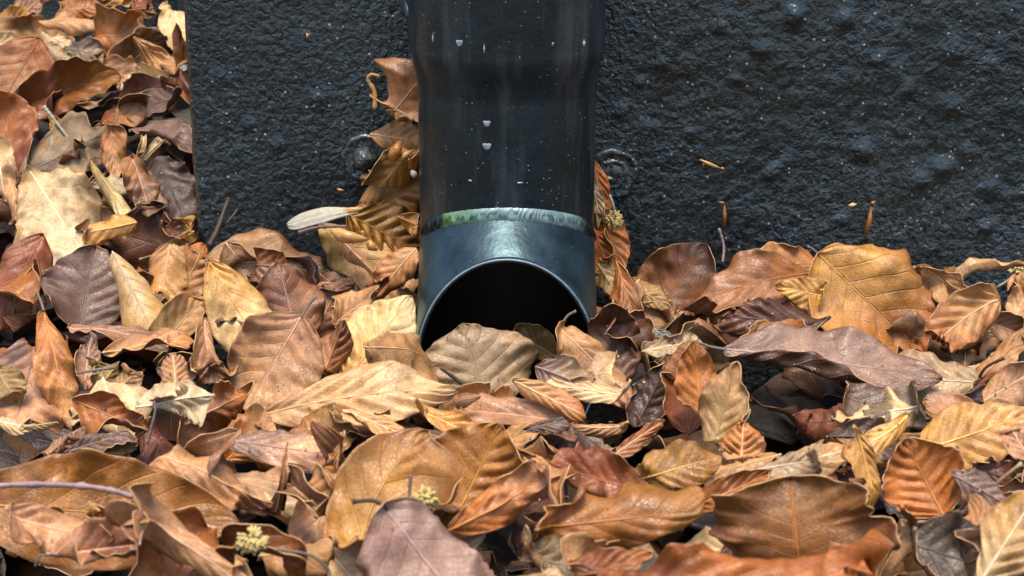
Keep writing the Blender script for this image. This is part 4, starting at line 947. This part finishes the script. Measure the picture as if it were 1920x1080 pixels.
stem("leaf_stalk", [(560, 436), (600, 426), (650, 424)], .0009, .0006, 'twig', "reddish stem under the winged seed", "stem", Y=(-.046, -.048, -.050))

def spindle(name, a, b, wd, m, label, cat, Y, tail=None, curl=0.0, parts=1):
    """bud scales: slim pointed boats"""
    p0, p1 = at_Y(*a, Y), at_Y(*b, Y); ax = p1-p0; root = empty(name, p0); tag(root, label, cat)
    for q in range(parts):
        off = Vector(((q-(parts-1)/2)*wd*0.9, -0.001*q, 0)) if parts > 1 else Vector((0, 0, 0))
        cp = [p0+off*(i/11)+ax*(i/11)*(1-.12*q) + Vector((0, -wd*.7*math.sin(math.pi*i/11), 0)) for i in range(12)]
        V, F = tube(cp, [max(.00012, wd/2*math.sin(math.pi*min(1, .06+.94*i/11))**.8) for i in range(12)], 10, .06)
        mesh_obj("scale", V, F, M[m], root, p0)
    if tail:
        V, F = tube([p1, p1+Vector((tail[0]*.4, -.001, tail[1]*.6)), p1+Vector((tail[0], -.0005, tail[1]))], [wd*.28, wd*.42, wd*.12], 8, .3)
        mesh_obj("husk_tip", V, F, M[m], root, p0)
    return root
spindle("bud_scale", (1312, 299), (1352, 316), 0.0019, 'bud_pale', "tan bud scale stuck flat on the wall", "bud scale", -.003, (.0014, .0002))
spindle("bud_scale", (1358, 426), (1358, 382), 0.0019, 'bud', "red-brown bud scale with a bent husk on the wall", "bud scale", -.004, (-.003, .0012))
spindle("bud_scale", (1622, 446), (1634, 384), 0.0024, 'bud', "larger red-brown bud scale standing above the amber leaf", "bud scale", -.004, (.0012, .002))
spindle("bud_scale", (733, 302), (752, 262), .0056, 'bud', "shiny amber bud scale pair on the folded golden leaf", "bud scale", -.052, None, parts=1)
spindle("bud_scale", (738, 302), (776, 280), .0032, 'bud_pale', "slim amber bud scale beside the shiny pair", "bud scale", -.052)
spindle("bud_scale", (622, 430), (690, 452), .0050, 'bud_pale', "split tan bud husk under the winged seed", "bud scale", -.066, (.004, -.004), parts=3)
spindle("bud_scale", (955, 768), (980, 770), .0032, 'bud', "tiny orange bud scale on the pink-brown leaf before the pipe", "bud scale", -.182)
spindle("bud_scale", (772, 610-290), (782, 330), .0030, 'wing', "white papery scrap at the pipe's left side", "scrap", -.056)
spindle("bud_scale", (575, 62), (579, 72), .0012, 'bud_pale', "tiny tan crumb high on the wall", "crumb", -.003)
spindle("bud_scale", (1590, 386), (1604, 380), .0016, 'catkin', "pale crumbly speck on the wall beside the larger bud scale", "crumb", -.003, parts=2)
spindle("bud_scale", (632, 354), (646, 357), .0014, 'bud_pale', "tiny tan flake on the wall left of the bolt", "crumb", -.003)
spindle("bud_scale", (1136, 333), (1148, 334), .0018, 'wing', "small white chip on the flat bolt head", "crumb", -.007)

def catkin(px, py, rad, n, label, Y=None, lift=.05, stalk=None, flat=.7):
    c = at_Y(px, py, Y) if Y is not None else at_d(px, py, surf_d(px, py)-lift)
    root = empty("catkin", c); tag(root, label, "catkin"); kr = random.Random(int(px)); V, F = [], []
    for i in range(n):
        d = Vector((kr.gauss(0, 1), kr.gauss(0, 1)-.4, kr.gauss(0, 1)*flat)).normalized()
        a = c + d*rad*kr.uniform(.15, .5); b_ = c + d*rad*kr.uniform(.7, 1.05) + Vector((0, 0, -rad*.12))
        tv, tf = tube([a, (a+b_)/2, b_], [.0003, .0006, .00042], 5)
        o0 = len(V); V += tv; F += [tuple(x+o0 for x in f) for f in tf]
    mesh_obj("stamens", V, F, M['catkin'], root, c)
    if stalk:
        s1 = at_Y(stalk[0], stalk[1], Y) if Y is not None else c+Vector((stalk[0], 0, stalk[1]))
        tv, tf = tube(curve_pts([c, (c+s1)/2+Vector((.001, -.001, 0)), s1], 8), [.0006]*8, 6); mesh_obj("stalk", tv, tf, M['wing'], root, c)
catkin(1150, 411, .0052, 150, "yellow catkin tassel hanging by a thread right of the pipe", Y=-.030, stalk=(1143, 365))
catkin(795, 934, .0042, 110, "yellow catkin tuft in the hook of the large golden leaf", lift=.098, stalk=(-.008, -.004))
catkin(472, 1012, .0046, 110, "yellow catkin crumbs lying in the dark leaf trough", lift=.082, flat=.35)
catkin(1728, 868, .0020, 30, "tiny yellow catkin scrap behind the orange shell", lift=.062)
catkin(216, 952, .0020, 30, "tiny yellow catkin shred on the ochre leaf tip", lift=.092)
catkin(1906, 505, .0040, 60, "pale catkin fluff at the wall foot by the cream-edged roll", Y=-.03, stalk=(1868, 540))

# winged seed
def winged_seed():
    b0, t0 = at_Y(672, 392, -.056), at_Y(538, 420, -.050); ax = (t0-b0); L = ax.length; ax.normalize()
    n = (CAM-b0).normalized()*.6+Vector((0, 0, 1))*.5; n = (n-ax*n.dot(ax)).normalized(); sd = ax.cross(n); V, F = [], []
    root = empty("winged_seed", b0); tag(root, "pale grey winged seed resting on leaves at the wall foot", "seed")
    for i in range(41):
        s = i/40; hw = .0046*min(1, .28+s*1.6)*math.sqrt(max(0, 1-max(0, (s-.72)/.28)**2.2))
        for j in range(13):
            t = -1+j/6
            V.append(b0+ax*L*s+sd*(hw*t*(.75 if t > 0 else 1.1))+n*(.00035*math.sin(t*13+s*2)+.003*math.sin(s*3.0)-.0012*t*t))
    for i in range(40):
        for j in range(12): k = i*13+j; F.append((k, k+1, k+14, k+13))
    o = mesh_obj("wing", V, F, M['wing'], root, b0); s_ = o.modifiers.new("thickness", 'SOLIDIFY'); s_.thickness = .0004
    tv, tf = tube([b0-ax*.002, b0+ax*.004, b0+ax*.010, b0+ax*.015], [.0008, .0017, .0014, .0004], 9); mesh_obj("seed_body", tv, tf, M['bud_pale'], root, b0)
winged_seed()
H(1226, 618, 1262, 640, 30, (.14, .17, .16), "small green-grey leaf scrap left of the sandy pink leaf", lift=.045, up=.2, cl=-25, gain=1.2, nz=.4)
H(1030, 640, 1040, 600, 10, 'C', "slim dried bud tip beside the folded leaf's stalk", Y=(-.13, -.128), cl=60) if False else None

# sand on the dusky pink leaf
def sand():
    o, V, ns, nn, za, root = blades['sand']; sr = random.Random(3); SV, SF = [], []
    for i in range(420):
        s = min(.95, max(.03, sr.gauss(.34, .22))); t = min(.9, max(.1, sr.gauss(.5, .13)))
        if sr.random() < .35: s, t = sr.uniform(.05, .9), sr.uniform(.2, .9)
        a = int(s*ns); b_ = int((0.5+t*.5)*nn) if sr.random() < .8 else int((.5-t*.3)*nn)
        p = V[a*(nn+1)+b_].lerp(V[min(ns, a+1)*(nn+1)+min(nn, b_+1)], sr.random()); r_ = sr.choice([.00015, .0002, .0002, .00028, .0004])
        k = len(SV)
        dirs = [(1, 0, 0), (-1, 0, 0), (0, 1, 0), (0, -1, 0), (0, 0, 1), (0, 0, -1)]
        for d in dirs: SV.append(p+za*r_*.6+Vector(d)*r_*sr.uniform(.6, 1.3))
        for f in ((0, 2, 4), (2, 1, 4), (1, 3, 4), (3, 0, 4), (2, 0, 5), (1, 2, 5), (3, 1, 5), (0, 3, 5)): SF.append(tuple(k+x for x in f))
    so = mesh_obj("sand", SV, SF, M['sand'], smooth=False); so['kind'] = 'stuff'; tag(so, "grains of sand scattered over the dusky pink leaf", "sand")
sand()
def crumbs():
    cr_ = random.Random(11); V, F, TI = [], [], []
    for V0, ns, nn, c1 in sheets:
        for q in range(cr_.choice((0, 3, 6, 10))):
            i, j = cr_.randrange(2, ns-2), cr_.randrange(1, nn-1)
            p = V0[i*(nn+1)+j]; n = (V0[i*(nn+1)+j+1]-p).cross(V0[(i+1)*(nn+1)+j]-p)
            if n.length < 1e-12: continue
            n.normalize()
            if n.z < 0: n = -n
            if n.z < 0.35: continue
            p = p + n*0.0007; s_ = cr_.choice((.0002, .0003, .0004, .0006)); k = len(V)
            t1 = n.orthogonal().normalized(); t2 = n.cross(t1); m_ = cr_.randrange(4, 7); el = cr_.uniform(.3, 1)
            for l_ in (0, 1):
                for a_ in range(m_):
                    an = 6.283*a_/m_+q; rr = s_*cr_.uniform(.6, 1.2)
                    V.append(p+t1*rr*math.cos(an)+t2*rr*el*math.sin(an)+n*(s_*.5*l_*cr_.uniform(.3, 1)))
            F.append(tuple(k+m_+a_ for a_ in range(m_)))
            for a_ in range(m_): F.append((k+a_, k+(a_+1) % m_, k+m_+(a_+1) % m_, k+m_+a_))
            cc = PAL[cr_.choice('TDSBOD')]; TI += [(*cc, 1)]*(2*m_)
    o = mesh_obj("leaf_crumbs", V, F, M['rib'], smooth=False); o['kind'] = 'stuff'; tag(o, "crumbs of broken leaf scattered over the drift", "crumbs")
    at = o.data.color_attributes.new("tint", 'FLOAT_COLOR', 'POINT'); at.data.foreach_set("color", [x for t_ in TI for x in t_])
crumbs()
print("leaves:", NLEAF)
